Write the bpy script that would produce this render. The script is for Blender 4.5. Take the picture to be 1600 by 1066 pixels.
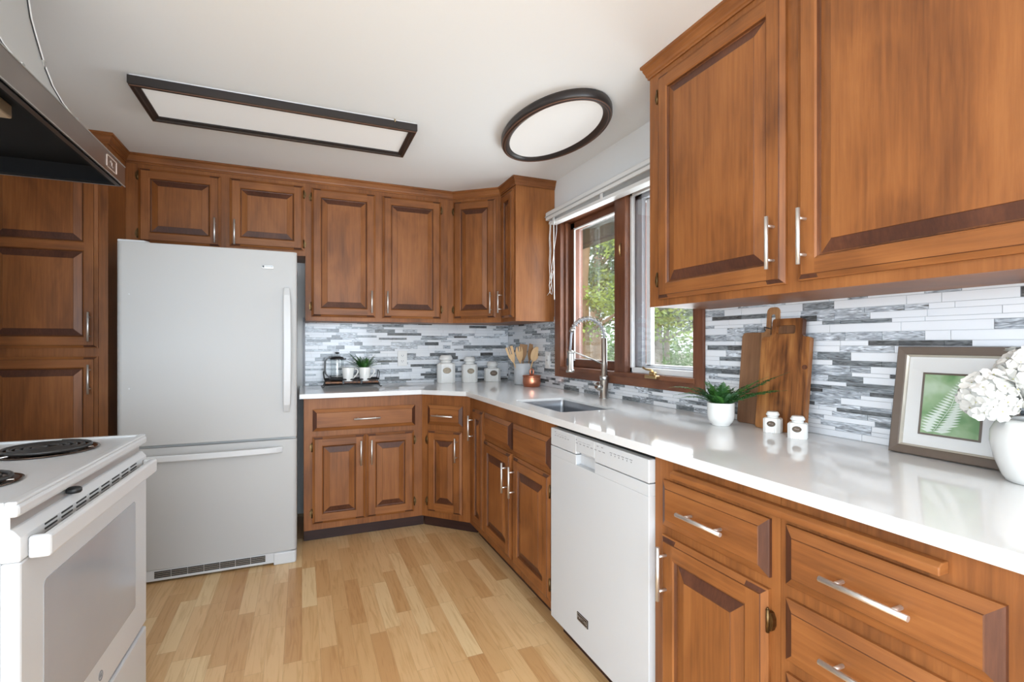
import bpy, bmesh, math, random
from mathutils import Vector, Matrix
PI = math.pi
R = math.radians
for o in list(bpy.data.objects): bpy.data.objects.remove(o, do_unlink=True)
SC = bpy.context.scene
COL = SC.collection
rnd = random.Random(7)

# ------------------------------------------------------------------ camera
cd = bpy.data.cameras.new('camera'); cam = bpy.data.objects.new('camera', cd); COL.objects.link(cam)
cam.location = (0, 0, 1.2148); cam.rotation_euler = (R(90), 0, R(-22.963))
cd.sensor_width = 36; cd.lens = 774.5 / 1600 * 36; cd.shift_y = 4.1 / 1600; cd.clip_start = .02
SC.camera = cam
# ------------------------------------------------------------------ view, world, daylight and added fill lights
SC.view_settings.view_transform = 'Standard'; SC.view_settings.look = 'None'
SC.view_settings.exposure = 0.97; SC.view_settings.gamma = 1; SC.view_settings.use_curve_mapping = False
w = bpy.data.worlds.new('overcast_sky'); SC.world = w; w.use_nodes = True
bg = w.node_tree.nodes['Background']; bg.inputs[0].default_value = (.84, .93, 1, 1); bg.inputs[1].default_value = 1.25

def area(name, loc, rot, sx, sy, energy, color=(1, 1, 1)):
    l = bpy.data.lights.new(name, 'AREA'); l.shape = 'RECTANGLE'; l.size = sx; l.size_y = sy; l.energy = energy; l.color = color
    o = bpy.data.objects.new(name, l); COL.objects.link(o); o.location = loc; o.rotation_euler = rot
    return o
area('added_rear_fill', (-.4, -3.4, 1.15), (R(112), 0, 0), 3.4, 2.0, 100, (.76, .895, 1.04))  # main fill light added behind the camera, in an invented opening
area('added_left_fill', (-3.9, -1.2, 1.3), (R(110), 0, R(-90)), 2.6, 1.6, 74, (.76, .895, 1.04))  # unseen fill light added at left, in an invented opening
area('daylight_kitchen_window', (1.80, 2.3, 1.55), (R(90), 0, R(90)), 1.2, .9, 13, (.86, .94, 1))
area('added_overhead_fill', (-1.0, -1.0, 2.30), (0, 0, 0), .9, .9, 14, (.90, .95, 1))  # unseen overhead fill added to lift the room; no fixture hangs here
sl = bpy.data.lights.new('sun', 'SUN'); sl.energy = 1.6; sl.angle = R(12); sl.color = (1, .97, .9)
so = bpy.data.objects.new('sun', sl); COL.objects.link(so); so.rotation_euler = (R(42), 0, R(35))

# ------------------------------------------------------------------ materials
def newmat(name):
    m = bpy.data.materials.new(name); m.use_nodes = True
    nt = m.node_tree; b = nt.nodes['Principled BSDF']
    return m, nt, b
def N(nt, t, **kw):
    n = nt.nodes.new(t)
    for k, v in kw.items(): setattr(n, k, v)
    return n
def flat(name, col, rough=.5, metal=0, spec=.5, coat=0, bump=0, bscale=200, vary=0, vscale=6):
    m, nt, b = newmat(name)
    b.inputs['Base Color'].default_value = (*col, 1); b.inputs['Roughness'].default_value = rough
    b.inputs['Metallic'].default_value = metal; b.inputs['Specular IOR Level'].default_value = spec
    b.inputs['Coat Weight'].default_value = coat; b.inputs['Coat Roughness'].default_value = .1
    tc = N(nt, 'ShaderNodeTexCoord'); nz = N(nt, 'ShaderNodeTexNoise'); nz.inputs['Scale'].default_value = vscale
    nt.links.new(tc.outputs['Object'], nz.inputs['Vector'])
    mx = N(nt, 'ShaderNodeMix', data_type='RGBA')
    mx.inputs['A'].default_value = (*[c * (1 - vary) for c in col], 1); mx.inputs['B'].default_value = (*[min(1, c * (1 + vary)) for c in col], 1)
    nt.links.new(nz.outputs['Fac'], mx.inputs['Factor']); nt.links.new(mx.outputs['Result'], b.inputs['Base Color'])
    if bump:
        n2 = N(nt, 'ShaderNodeTexNoise'); n2.inputs['Scale'].default_value = bscale; nt.links.new(tc.outputs['Object'], n2.inputs['Vector'])
        bp = N(nt, 'ShaderNodeBump'); bp.inputs['Strength'].default_value = bump; bp.inputs['Distance'].default_value = .002
        nt.links.new(n2.outputs['Fac'], bp.inputs['Height']); nt.links.new(bp.outputs['Normal'], b.inputs['Normal'])
    return m
def ramp(nt, stops):
    r = N(nt, 'ShaderNodeValToRGB'); cr = r.color_ramp
    while len(cr.elements) < len(stops): cr.elements.new(.5)
    for e, (p, c) in zip(cr.elements, stops): e.position = p; e.color = (*c, 1)
    return r
def wood(name, dark, mid, light, scale=(26, 26, 1.3), blotch=2.6, rough=.46, coat=.04, cont=1.0):
    m, nt, b = newmat(name)
    tc = N(nt, 'ShaderNodeTexCoord'); oi = N(nt, 'ShaderNodeObjectInfo')
    ad = N(nt, 'ShaderNodeVectorMath', operation='ADD'); ml = N(nt, 'ShaderNodeMath', operation='MULTIPLY'); ml.inputs[1].default_value = 37
    nt.links.new(oi.outputs['Random'], ml.inputs[0]); nt.links.new(tc.outputs['Object'], ad.inputs[0]); nt.links.new(ml.outputs[0], ad.inputs[1])
    mp = N(nt, 'ShaderNodeMapping'); mp.inputs['Scale'].default_value = scale; nt.links.new(ad.outputs[0], mp.inputs['Vector'])
    n1 = N(nt, 'ShaderNodeTexNoise'); n1.inputs['Scale'].default_value = 3.5; n1.inputs['Detail'].default_value = 7; n1.inputs['Roughness'].default_value = .62; n1.inputs['Distortion'].default_value = .25
    nt.links.new(mp.outputs[0], n1.inputs['Vector'])
    n2 = N(nt, 'ShaderNodeTexNoise'); n2.inputs['Scale'].default_value = blotch; n2.inputs['Detail'].default_value = 3; n2.inputs['Distortion'].default_value = .8
    m2 = N(nt, 'ShaderNodeMapping'); m2.inputs['Scale'].default_value = (2.2, 2.2, 1) if scale[2] < scale[0] else (1, 1, 2.2)
    nt.links.new(ad.outputs[0], m2.inputs['Vector']); nt.links.new(m2.outputs[0], n2.inputs['Vector'])
    mx = N(nt, 'ShaderNodeMix'); mx.inputs['Factor'].default_value = .60
    nt.links.new(n1.outputs['Fac'], mx.inputs['A']); nt.links.new(n2.outputs['Fac'], mx.inputs['B'])
    r = ramp(nt, [(.5 - .21 / cont, dark), (.5, mid), (.5 + .19 / cont, light)])
    nt.links.new(mx.outputs['Result'], r.inputs['Fac']); nt.links.new(r.outputs['Color'], b.inputs['Base Color'])
    b.inputs['Roughness'].default_value = rough; b.inputs['Specular IOR Level'].default_value = .36; b.inputs['Coat Weight'].default_value = coat; b.inputs['Coat Roughness'].default_value = .22
    bp = N(nt, 'ShaderNodeBump'); bp.inputs['Strength'].default_value = .12; bp.inputs['Distance'].default_value = .002
    nt.links.new(n1.outputs['Fac'], bp.inputs['Height']); nt.links.new(bp.outputs['Normal'], b.inputs['Normal'])
    return m
WD, WM, WL = (.115, .037, .0095), (.240, .083, .021), (.33, .124, .034)
M = {}
M['wood'] = wood('stained_maple', WD, WM, WL)
M['woodh'] = wood('stained_maple_rail', WD, WM, WL, scale=(1.3, 1.3, 26))
M['glaze'] = wood('dark_glazed_groove', (.05, .015, .005), (.105, .033, .009), (.17, .055, .014), scale=(26, 26, 2))
M['edge'] = wood('stained_end_grain', (.040, .013, .007), (.080, .027, .013), (.13, .045, .020), scale=(40, 40, 3))
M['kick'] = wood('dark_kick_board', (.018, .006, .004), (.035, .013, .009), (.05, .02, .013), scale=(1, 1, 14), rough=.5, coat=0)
M['winwood'] = wood('redwood_window_frame', (.065, .022, .011), (.145, .052, .025), (.23, .088, .040), scale=(10, 10, 1.5), rough=.4)
M['winwoodh'] = wood('redwood_sill', (.065, .022, .011), (.145, .052, .025), (.23, .088, .040), scale=(1.5, 1.5, 12), rough=.4)
M['wall'] = flat('wall_paint', (.80, .81, .81), .7, bump=.1, bscale=90)
M['ceil'] = flat('ceiling_paint', (.87, .89, .90), .8, bump=.12, bscale=60)
M['counter'] = flat('white_quartz', (.74, .74, .735), .07, spec=.5, vary=.01, vscale=30)
M['enamel'] = flat('white_enamel', (.57, .58, .59), .28, spec=.5)
M['enamel2'] = flat('white_appliance_plastic', (.62, .625, .63), .35)
M['fridge'] = flat('textured_white_fridge', (.47, .465, .455), .42, bump=.05, bscale=260)
M['steel'] = flat('brushed_steel', (.80, .79, .77), .46, metal=1, vary=.06, vscale=80)
M['chrome'] = flat('polished_steel', (.75, .75, .75), .14, metal=1)
M['nickel'] = flat('brushed_nickel', (.46, .45, .43), .3, metal=1, vary=.06, vscale=80)
M['sink'] = flat('sink_steel', (.30, .31, .33), .34, metal=1, vary=.05, vscale=60)
M['brass'] = flat('antique_brass', (.16, .10, .045), .4, metal=1, vary=.5, vscale=90)
M['gold'] = flat('gold_hardware', (.60, .44, .22), .32, metal=1)
M['black'] = flat('black_metal', (.012, .012, .013), .4)
M['blackenamel'] = flat('hood_underside_black', (.004, .004, .0045), .75, spec=.15)
M['bronze'] = flat('oil_rubbed_bronze', (.022, .016, .014), .38, spec=.5)
M['bronzeline'] = flat('rubbed_copper_line', (.13, .06, .035), .4)
M['diff'] = flat('white_lamp_diffuser', (.80, .80, .79), .5)
_n = M['diff'].node_tree.nodes['Principled BSDF']; _n.inputs['Emission Color'].default_value = (1, .99, .97, 1); _n.inputs['Emission Strength'].default_value = .09
M['hood'] = flat('dark_steel_hood', (.30, .27, .25), .30, metal=1, vary=.25, vscale=5)
M['duct'] = flat('brushed_grey_duct', (.62, .62, .61), .38, metal=.85)
M['coil'] = flat('burner_coil', (.02, .018, .017), .45)
M['drip'] = flat('burnt_drip_pan', (.10, .07, .055), .22, metal=1, vary=.6, vscale=25)
M['ovenglass'] = flat('grey_oven_glass', (.36, .365, .385), .12, spec=.6, vary=.05)
M['slot'] = flat('dark_slot', (.02, .02, .02), .6)
M['ceramic'] = flat('white_ceramic', (.78, .77, .74), .25, coat=.3)
M['plaque'] = flat('pewter_plaque', (.15, .12, .085), .4, metal=.8, vary=.5, vscale=120)
M['plaquedark'] = flat('dark_bronze_plaque', (.07, .05, .035), .4, metal=.8, vary=.5, vscale=120)
M['grey'] = flat('grey_stoneware', (.52, .54, .56), .45, bump=.1, vary=.05, vscale=40)
M['copper'] = flat('hammered_copper', (.62, .24, .14), .3, metal=1, bump=.35, bscale=110, vary=.15, vscale=20)
M['bamboo'] = wood('pale_bamboo', (.48, .28, .12), (.62, .39, .19), (.72, .50, .27), rough=.5, coat=0)
M['acacia'] = wood('acacia_board', (.060, .019, .007), (.22, .078, .020), (.37, .155, .045), scale=(17, 17, .9), blotch=5, rough=.42, coat=.1, cont=1.7)
M['walnut'] = wood('walnut_board', (.09, .04, .02), (.20, .095, .045), (.29, .15, .075), scale=(26, 26, 1.0), rough=.45, coat=.05)
M['oak'] = wood('pale_acacia_strip', (.20, .085, .033), (.34, .165, .07), (.44, .24, .11), scale=(26, 26, 1.0), rough=.45, coat=.05)
M['taupe'] = flat('taupe_frame', (.125, .092, .070), .45, vary=.08, vscale=60)
M['silver'] = flat('champagne_slip', (.55, .50, .42), .35, metal=.5)
M['mat'] = flat('white_mat_board', (.74, .73, .71), .8)
M['fernwhite'] = flat('pressed_fern_print', (.72, .78, .70), .8)
M['petal'] = flat('cream_petals', (.70, .685, .64), .6, vary=.04, vscale=30)
M['petal'].node_tree.nodes['Principled BSDF'].inputs['Subsurface Weight'].default_value = .0
M['bud'] = flat('flower_centre', (.45, .42, .22), .6)
M['stem'] = flat('green_stem', (.10, .17, .05), .6)
M['soil'] = flat('potting_soil', (.03, .02, .014), .9, bump=.5, bscale=80)
M['fern'] = flat('fern_green', (.045, .15, .022), .45, vary=.45, vscale=25)
M['fernd'] = flat('fern_dark_green', (.022, .085, .018), .5, vary=.4, vscale=25)
M['plate'] = flat('white_wall_plate', (.75, .74, .72), .35)
M['blind'] = flat('white_vinyl_blind', (.72, .72, .71), .4)
M['slat'] = flat('grey_slat', (.42, .43, .43), .45)
M['cord'] = flat('white_cord', (.70, .69, .66), .6)
M['vinyl'] = flat('white_vinyl_sash', (.72, .72, .72), .4)
M['greysash'] = flat('grey_aluminium_sash', (.33, .34, .37), .4)
M['soffit'] = flat('brown_soffit', (.050, .045, .030), .7, vary=.25, vscale=4)
M['bark'] = flat('tree_bark', (.36, .24, .15), .9, bump=.8, bscale=18, vary=.35, vscale=9)
M['barkg'] = flat('grey_bark', (.36, .31, .26), .9, bump=.8, bscale=18, vary=.3, vscale=9)
M['ground'] = flat('garden_ground', (.26, .25, .17), .95, vary=.3, vscale=2)
M['siding'] = flat('outside_siding', (.18, .11, .07), .8)
M['ink'] = flat('grey_legend_ink', (.22, .22, .23), .6)
M['badge'] = flat('dark_badge', (.05, .035, .03), .3, metal=.6)
M['badgesilver'] = flat('badge_silver', (.42, .42, .41), .35, metal=.7)
M['line'] = flat('pale_emblem_line', (.62, .52, .47), .4, metal=.3)
M['tan'] = flat('tan_lamp_plate', (.28, .21, .14), .5)
M['bulb'] = flat('frosted_bulb', (.75, .72, .62), .3)
M['redleaf'] = flat('reddish_leaves', (.34, .10, .06), .6, vary=.3)

def leafmat(name, col, trans):
    m, nt, b = newmat(name)
    tc = N(nt, 'ShaderNodeTexCoord'); nz = N(nt, 'ShaderNodeTexNoise'); nz.inputs['Scale'].default_value = 3.0
    nt.links.new(tc.outputs['Object'], nz.inputs['Vector'])
    r = ramp(nt, [(.35, [c * .55 for c in col]), (.5, col), (.68, [min(1, c * 1.5) for c in col])])
    nt.links.new(nz.outputs['Fac'], r.inputs['Fac']); nt.links.new(r.outputs['Color'], b.inputs['Base Color']); b.inputs['Roughness'].default_value = .55
    tr = N(nt, 'ShaderNodeBsdfTranslucent'); nt.links.new(r.outputs['Color'], tr.inputs['Color'])
    mx = N(nt, 'ShaderNodeMixShader'); mx.inputs[0].default_value = trans
    nt.links.new(b.outputs[0], mx.inputs[1]); nt.links.new(tr.outputs[0], mx.inputs[2])
    nt.links.new(mx.outputs[0], nt.nodes['Material Output'].inputs['Surface'])
    return m
M['maple'] = leafmat('maple_leaves', (.40, .52, .14), .5)
M['conifer'] = leafmat('conifer_needles', (.20, .29, .15), .4)
M['shrub'] = leafmat('shrub_leaves', (.19, .30, .10), .4)
M['darkleaf'] = leafmat('dark_branch_leaves', (.07, .12, .05), .3)

def glassmat(name, refl=.07, tint=(1, 1, 1)):
    m, nt, b = newmat(name); nt.nodes.remove(b)
    t = N(nt, 'ShaderNodeBsdfTransparent'); t.inputs[0].default_value = (*tint, 1)
    g = N(nt, 'ShaderNodeBsdfGlossy'); g.inputs['Roughness'].default_value = .02
    fr = N(nt, 'ShaderNodeLayerWeight'); fr.inputs['Blend'].default_value = .25
    ml = N(nt, 'ShaderNodeMath', operation='MULTIPLY_ADD'); ml.inputs[1].default_value = .35; ml.inputs[2].default_value = refl * .4
    nt.links.new(fr.outputs['Facing'], ml.inputs[0])
    mx = N(nt, 'ShaderNodeMixShader'); nt.links.new(ml.outputs[0], mx.inputs[0])
    nt.links.new(t.outputs[0], mx.inputs[1]); nt.links.new(g.outputs[0], mx.inputs[2])
    nt.links.new(mx.outputs[0], nt.nodes['Material Output'].inputs['Surface'])
    return m
M['glass'] = glassmat('window_glass')
M['jar'] = glassmat('clear_jar_glass', .25, (.93, .95, .95))

def floormat():
    m, nt, b = newmat('beech_strip_laminate')
    tc = N(nt, 'ShaderNodeTexCoord'); sp = N(nt, 'ShaderNodeSeparateXYZ'); nt.links.new(tc.outputs['Object'], sp.inputs[0])
    def math_(op, a, bb=None, c=None):
        n = N(nt, 'ShaderNodeMath', operation=op)
        for i, v in enumerate((a, bb, c)):
            if v is None: continue
            if isinstance(v, (int, float)): n.inputs[i].default_value = v
            else: nt.links.new(v, n.inputs[i])
        return n.outputs[0]
    W, L = .0655, .43
    row = math_('FLOOR', math_('DIVIDE', sp.outputs['X'], W))
    wn = N(nt, 'ShaderNodeTexWhiteNoise', noise_dimensions='1D'); nt.links.new(row, wn.inputs['W'])
    yy = math_('ADD', math_('DIVIDE', sp.outputs['Y'], L), math_('MULTIPLY', wn.outputs['Value'], 7.3))
    seg = math_('FLOOR', yy)
    cb = N(nt, 'ShaderNodeCombineXYZ'); nt.links.new(row, cb.inputs[0]); nt.links.new(seg, cb.inputs[1])
    w2 = N(nt, 'ShaderNodeTexWhiteNoise', noise_dimensions='2D'); nt.links.new(cb.outputs[0], w2.inputs['Vector'])
    base = ramp(nt, [(0, (.58, .32, .135)), (.35, (.68, .42, .195)), (.7, (.76, .50, .255)), (1, (.82, .60, .33))])
    nt.links.new(w2.outputs['Value'], base.inputs['Fac'])
    mp = N(nt, 'ShaderNodeMapping'); mp.inputs['Scale'].default_value = (38, 2.6, 1)
    ad = N(nt, 'ShaderNodeVectorMath', operation='ADD'); sc2 = N(nt, 'ShaderNodeVectorMath', operation='SCALE'); sc2.inputs['Scale'].default_value = 9
    nt.links.new(w2.outputs['Color'], sc2.inputs[0]); nt.links.new(tc.outputs['Object'], ad.inputs[0]); nt.links.new(sc2.outputs[0], ad.inputs[1])
    nt.links.new(ad.outputs[0], mp.inputs[0])
    gn = N(nt, 'ShaderNodeTexNoise'); gn.inputs['Scale'].default_value = 1.6; gn.inputs['Detail'].default_value = 6; gn.inputs['Distortion'].default_value = 1.2
    nt.links.new(mp.outputs[0], gn.inputs['Vector'])
    gr = ramp(nt, [(.33, (.86, .80, .72)), (.52, (1, 1, 1)), (.7, (1.0, 1.0, 1.0))]); nt.links.new(gn.outputs['Fac'], gr.inputs['Fac'])
    mu = N(nt, 'ShaderNodeMix', data_type='RGBA', blend_type='MULTIPLY'); mu.inputs['Factor'].default_value = 1
    nt.links.new(base.outputs['Color'], mu.inputs['A']); nt.links.new(gr.outputs['Color'], mu.inputs['B'])
    # fine seams between strips
    fx = math_('FRACT', math_('DIVIDE', sp.outputs['X'], W)); fy = math_('FRACT', yy)
    sx = math_('LESS_THAN', fx, .018); sy = math_('LESS_THAN', fy, .004)
    s = math_('MULTIPLY', math_('MAXIMUM', sx, sy), .35)
    mk = N(nt, 'ShaderNodeMix', data_type='RGBA'); nt.links.new(s, mk.inputs['Factor'])
    nt.links.new(mu.outputs['Result'], mk.inputs['A']); mk.inputs['B'].default_value = (.22, .12, .05, 1)
    nt.links.new(mk.outputs['Result'], b.inputs['Base Color']); b.inputs['Roughness'].default_value = .33
    return m
M['floor'] = floormat()

def tilemat():
    m, nt, b = newmat('glass_mosaic_strips')
    at = N(nt, 'ShaderNodeAttribute', attribute_name='shade'); uv = N(nt, 'ShaderNodeUVMap')
    sp = N(nt, 'ShaderNodeSeparateColor'); nt.links.new(at.outputs['Color'], sp.inputs[0])
    base = ramp(nt, [(0, (.76, .77, .79)), (.50, (.72, .74, .77)), (.56, (.58, .60, .62)), (.74, (.40, .42, .44)), (.86, (.20, .215, .22)), (1, (.085, .08, .075))])
    nt.links.new(sp.outputs[0], base.inputs['Fac'])
    cb = N(nt, 'ShaderNodeCombineXYZ'); nt.links.new(sp.outputs[1], cb.inputs[2])
    m10 = N(nt, 'ShaderNodeVectorMath', operation='SCALE'); m10.inputs['Scale'].default_value = 40; nt.links.new(cb.outputs[0], m10.inputs[0])
    ad = N(nt, 'ShaderNodeVectorMath', operation='ADD'); nt.links.new(uv.outputs[0], ad.inputs[0]); nt.links.new(m10.outputs[0], ad.inputs[1])
    mp = N(nt, 'ShaderNodeMapping'); mp.inputs['Scale'].default_value = (22, 130, 1); nt.links.new(ad.outputs[0], mp.inputs[0])
    nz = N(nt, 'ShaderNodeTexNoise'); nz.inputs['Scale'].default_value = 1; nz.inputs['Detail'].default_value = 5; nz.inputs['Distortion'].default_value = 1.5
    nt.links.new(mp.outputs[0], nz.inputs['Vector'])
    st = ramp(nt, [(.30, (.30, .28, .26)), (.46, (.75, .77, .80)), (.60, (1.2, 1.22, 1.25)), (.72, (1.9, 1.9, 1.9))]); nt.links.new(nz.outputs['Fac'], st.inputs['Fac'])
    mu = N(nt, 'ShaderNodeMix', data_type='RGBA', blend_type='MULTIPLY'); nt.links.new(base.outputs['Color'], mu.inputs['A']); nt.links.new(st.outputs['Color'], mu.inputs['B'])
    gt = N(nt, 'ShaderNodeMath', operation='GREATER_THAN'); gt.inputs[1].default_value = .53; nt.links.new(sp.outputs[0], gt.inputs[0])
    nt.links.new(gt.outputs[0], mu.inputs['Factor'])
    nt.links.new(mu.outputs['Result'], b.inputs['Base Color']); b.inputs['Roughness'].default_value = .12
    return m
M['tile'] = tilemat()
M['grout'] = flat('pale_grout', (.50, .51, .52), .8)

def printmat():
    m, nt, b = newmat('green_watercolour_paper')
    tc = N(nt, 'ShaderNodeTexCoord'); nz = N(nt, 'ShaderNodeTexNoise'); nz.inputs['Scale'].default_value = 14; nz.inputs['Detail'].default_value = 3
    nt.links.new(tc.outputs['Object'], nz.inputs['Vector'])
    r = ramp(nt, [(.35, (.15, .30, .12)), (.5, (.30, .44, .24)), (.65, (.46, .58, .42))]); nt.links.new(nz.outputs['Fac'], r.inputs['Fac'])
    nt.links.new(r.outputs['Color'], b.inputs['Base Color']); b.inputs['Roughness'].default_value = .8
    return m
M['print'] = printmat()

# ------------------------------------------------------------------ mesh helper
class MB:
    def __init__(s): s.v = []; s.f = []; s.m = []; s.sm = []
    def add(s, vs, fs, mi=0, sm=False):
        o = len(s.v); s.v += [tuple(v) for v in vs]
        for f in fs: s.f.append(tuple(i + o for i in f)); s.m.append(mi); s.sm.append(sm)
        return s
    def box(s, x0, x1, y0, y1, z0, z1, mi=0, mtx=None):
        vs = [Vector(p) for p in ((x0, y0, z0), (x1, y0, z0), (x1, y1, z0), (x0, y1, z0), (x0, y0, z1), (x1, y0, z1), (x1, y1, z1), (x0, y1, z1))]
        if mtx: vs = [mtx @ v for v in vs]
        return s.add(vs, [(0, 3, 2, 1), (4, 5, 6, 7), (0, 1, 5, 4), (1, 2, 6, 5), (2, 3, 7, 6), (3, 0, 4, 7)], mi)
    def prism(s, poly, z0, z1, mi=0, axis='z', mtx=None, cap=True):
        """poly ccw in 2-D; extruded along axis"""
        n = len(poly)
        def P(p, z):
            v = {'z': (p[0], p[1], z), 'y': (p[0], z, p[1]), 'x': (z, p[0], p[1])}[axis]
            v = Vector(v); return mtx @ v if mtx else v
        vs = [P(p, z0) for p in poly] + [P(p, z1) for p in poly]
        fs = [(i, (i + 1) % n, (i + 1) % n + n, i + n) for i in range(n)]
        if cap: fs += [tuple(range(n - 1, -1, -1)), tuple(range(n, 2 * n))]
        return s.add(vs, fs, mi)
    def lathe(s, prof, cx=0, cy=0, seg=32, mi=0, sm=True, sx=1, sy=1, rot=0, capb=True, capt=True, mtx=None):
        vs = []; n = len(prof)
        for (r, z) in prof:
            for k in range(seg):
                a = 2 * PI * k / seg + rot; v = Vector((cx + r * sx * math.cos(a), cy + r * sy * math.sin(a), z)); vs.append(mtx @ v if mtx else v)
        fs = [(i * seg + k, i * seg + (k + 1) % seg, (i + 1) * seg + (k + 1) % seg, (i + 1) * seg + k) for i in range(n - 1) for k in range(seg)]
        s.add(vs, fs, mi, sm)
        b = len(s.v) - len(vs)
        if capb: s.f.append(tuple(b + k for k in range(seg - 1, -1, -1))); s.m.append(mi); s.sm.append(False)
        if capt: s.f.append(tuple(b + (n - 1) * seg + k for k in range(seg))); s.m.append(mi); s.sm.append(False)
        return s
    def tube(s, pts, r, seg=8, mi=0, sm=True, closed=False):
        pts = [Vector(p) for p in pts]; n = len(pts); rs = r if isinstance(r, (list, tuple)) else [r] * n
        T = []
        for i in range(n):
            a = pts[(i - 1) % n] if (closed or i > 0) else pts[i]; b = pts[(i + 1) % n] if (closed or i < n - 1) else pts[i]
            T.append((b - a).normalized())
        up = Vector((0, 0, 1)) if abs(T[0].z) < .9 else Vector((1, 0, 0))
        nn = (up - T[0] * up.dot(T[0])).normalized(); vs = []
        for i in range(n):
            nn = (nn - T[i] * nn.dot(T[i])); nn = nn.normalized() if nn.length > 1e-6 else Vector((1, 0, 0)); bb = T[i].cross(nn)
            for k in range(seg):
                a = 2 * PI * k / seg; vs.append(pts[i] + (nn * math.cos(a) + bb * math.sin(a)) * rs[i])
        m = n if closed else n - 1
        fs = [(i * seg + k, i * seg + (k + 1) % seg, ((i + 1) % n) * seg + (k + 1) % seg, ((i + 1) % n) * seg + k) for i in range(m) for k in range(seg)]
        s.add(vs, fs, mi, sm); b = len(s.v) - len(vs)
        if not closed:
            s.f.append(tuple(b + k for k in range(seg - 1, -1, -1))); s.m.append(mi); s.sm.append(False)
            s.f.append(tuple(b + (n - 1) * seg + k for k in range(seg))); s.m.append(mi); s.sm.append(False)
        return s
    def build(s, name, mats, parent=None, loc=(0, 0, 0), rotz=0, bevel=0, bseg=2, label=None, rot=None):
        me = bpy.data.meshes.new(name); me.from_pydata(s.v, [], s.f)
        if not isinstance(mats, (list, tuple)): mats = [mats]
        for m in mats: me.materials.append(M[m] if isinstance(m, str) else m)
        for p, mi, sm in zip(me.polygons, s.m, s.sm): p.material_index = mi; p.use_smooth = sm
        bm = bmesh.new(); bm.from_mesh(me); bmesh.ops.recalc_face_normals(bm, faces=bm.faces); bm.to_mesh(me); bm.free()
        o = bpy.data.objects.new(name, me); COL.objects.link(o); o.location = loc; o.rotation_euler = rot or (0, 0, rotz)
        if parent: o.parent = parent
        if label: o['label'] = label
        if bevel:
            md = o.modifiers.new('bevel', 'BEVEL'); md.width = bevel; md.segments = bseg; md.limit_method = 'ANGLE'; md.angle_limit = R(40)
            md.harden_normals = False
        return o
def tag(o, label, cat, group=None):
    o['label'] = label; o['category'] = cat
    if group: o['group'] = group
    return o
def thing(name, label, cat, loc=(0, 0, 0), rotz=0, group=None, rot=None):
    o = bpy.data.objects.new(name, None); COL.objects.link(o); o.location = loc; o.rotation_euler = rot or (0, 0, rotz); o.empty_display_size = .05
    return tag(o, label, cat, group)
def struct(o): o['kind'] = 'structure'; return o
def text(body, size, name, mat, parent, loc, rot, ext=.0004, align='CENTER', sx=1.0):
    c = bpy.data.curves.new(name, 'FONT'); c.body = body; c.size = size; c.extrude = ext; c.align_x = align; c.align_y = 'CENTER'; c.resolution_u = 3
    t = bpy.data.objects.new(name, c); COL.objects.link(t); bpy.context.view_layer.update()
    dg = bpy.context.evaluated_depsgraph_get(); me = bpy.data.meshes.new_from_object(t.evaluated_get(dg))
    bpy.data.objects.remove(t, do_unlink=True)
    o = bpy.data.objects.new(name, me); COL.objects.link(o); me.materials.clear(); me.materials.append(M[mat])
    o.parent = parent; o.location = loc; o.rotation_euler = rot; o.scale = (sx, 1, 1)
    return o

# ================================================================== room
ZC = 2.327; XW = 1.6; YW = 3.85; CT = .912; CB = .883
struct(MB().box(-4.2, XW + .2, -3.7, YW + .1, -.05, 0).build('floor', 'floor'))
struct(MB().box(-4.2, XW + .2, -3.7, YW + .1, ZC, ZC + .1).build('ceiling', 'ceil'))
struct(MB().box(-1.7, XW + .15, YW, YW + .12, 0, ZC).build('wall_back', 'wall'))
WY0, WY1, WZ0, WZ1 = 1.68, 2.915, 1.05, 2.03
wr = MB()
wr.box(XW, XW + .15, -3.7, WY0, 0, ZC).box(XW, XW + .15, WY1, YW, 0, ZC).box(XW, XW + .15, WY0, WY1, 0, WZ0).box(XW, XW + .15, WY0, WY1, WZ1, ZC)
struct(wr.build('wall_right', 'wall'))
struct(MB().box(-1.30, -1.17, .7, 2.62, 0, ZC).box(-1.65, -1.30, 2.50, 2.62, 0, ZC).box(-1.65, -1.53, 2.62, YW, 0, ZC).build('wall_left', 'wall'))
struct(MB().box(-4.2, -1.17, .58, .70, 0, ZC).build('wall_dining', 'wall'))
# far walls of the adjoining room; unglazed openings invented to admit light
wl = MB().box(-4.2, -4.0, -3.7, -2.6, 0, ZC).box(-4.2, -4.0, .2, .58, 0, ZC).box(-4.2, -4.0, -2.6, .2, 0, .5).box(-4.2, -4.0, -2.6, .2, 2.2, ZC)
struct(wl.build('wall_far_left', 'wall'))
wb = MB().box(-4.2, -2.2, -3.7, -3.5, 0, ZC).box(1.4, XW, -3.7, -3.5, 0, ZC).box(-2.2, 1.4, -3.7, -3.5, 2.25, ZC)
struct(wb.build('wall_rear', 'wall'))

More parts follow.
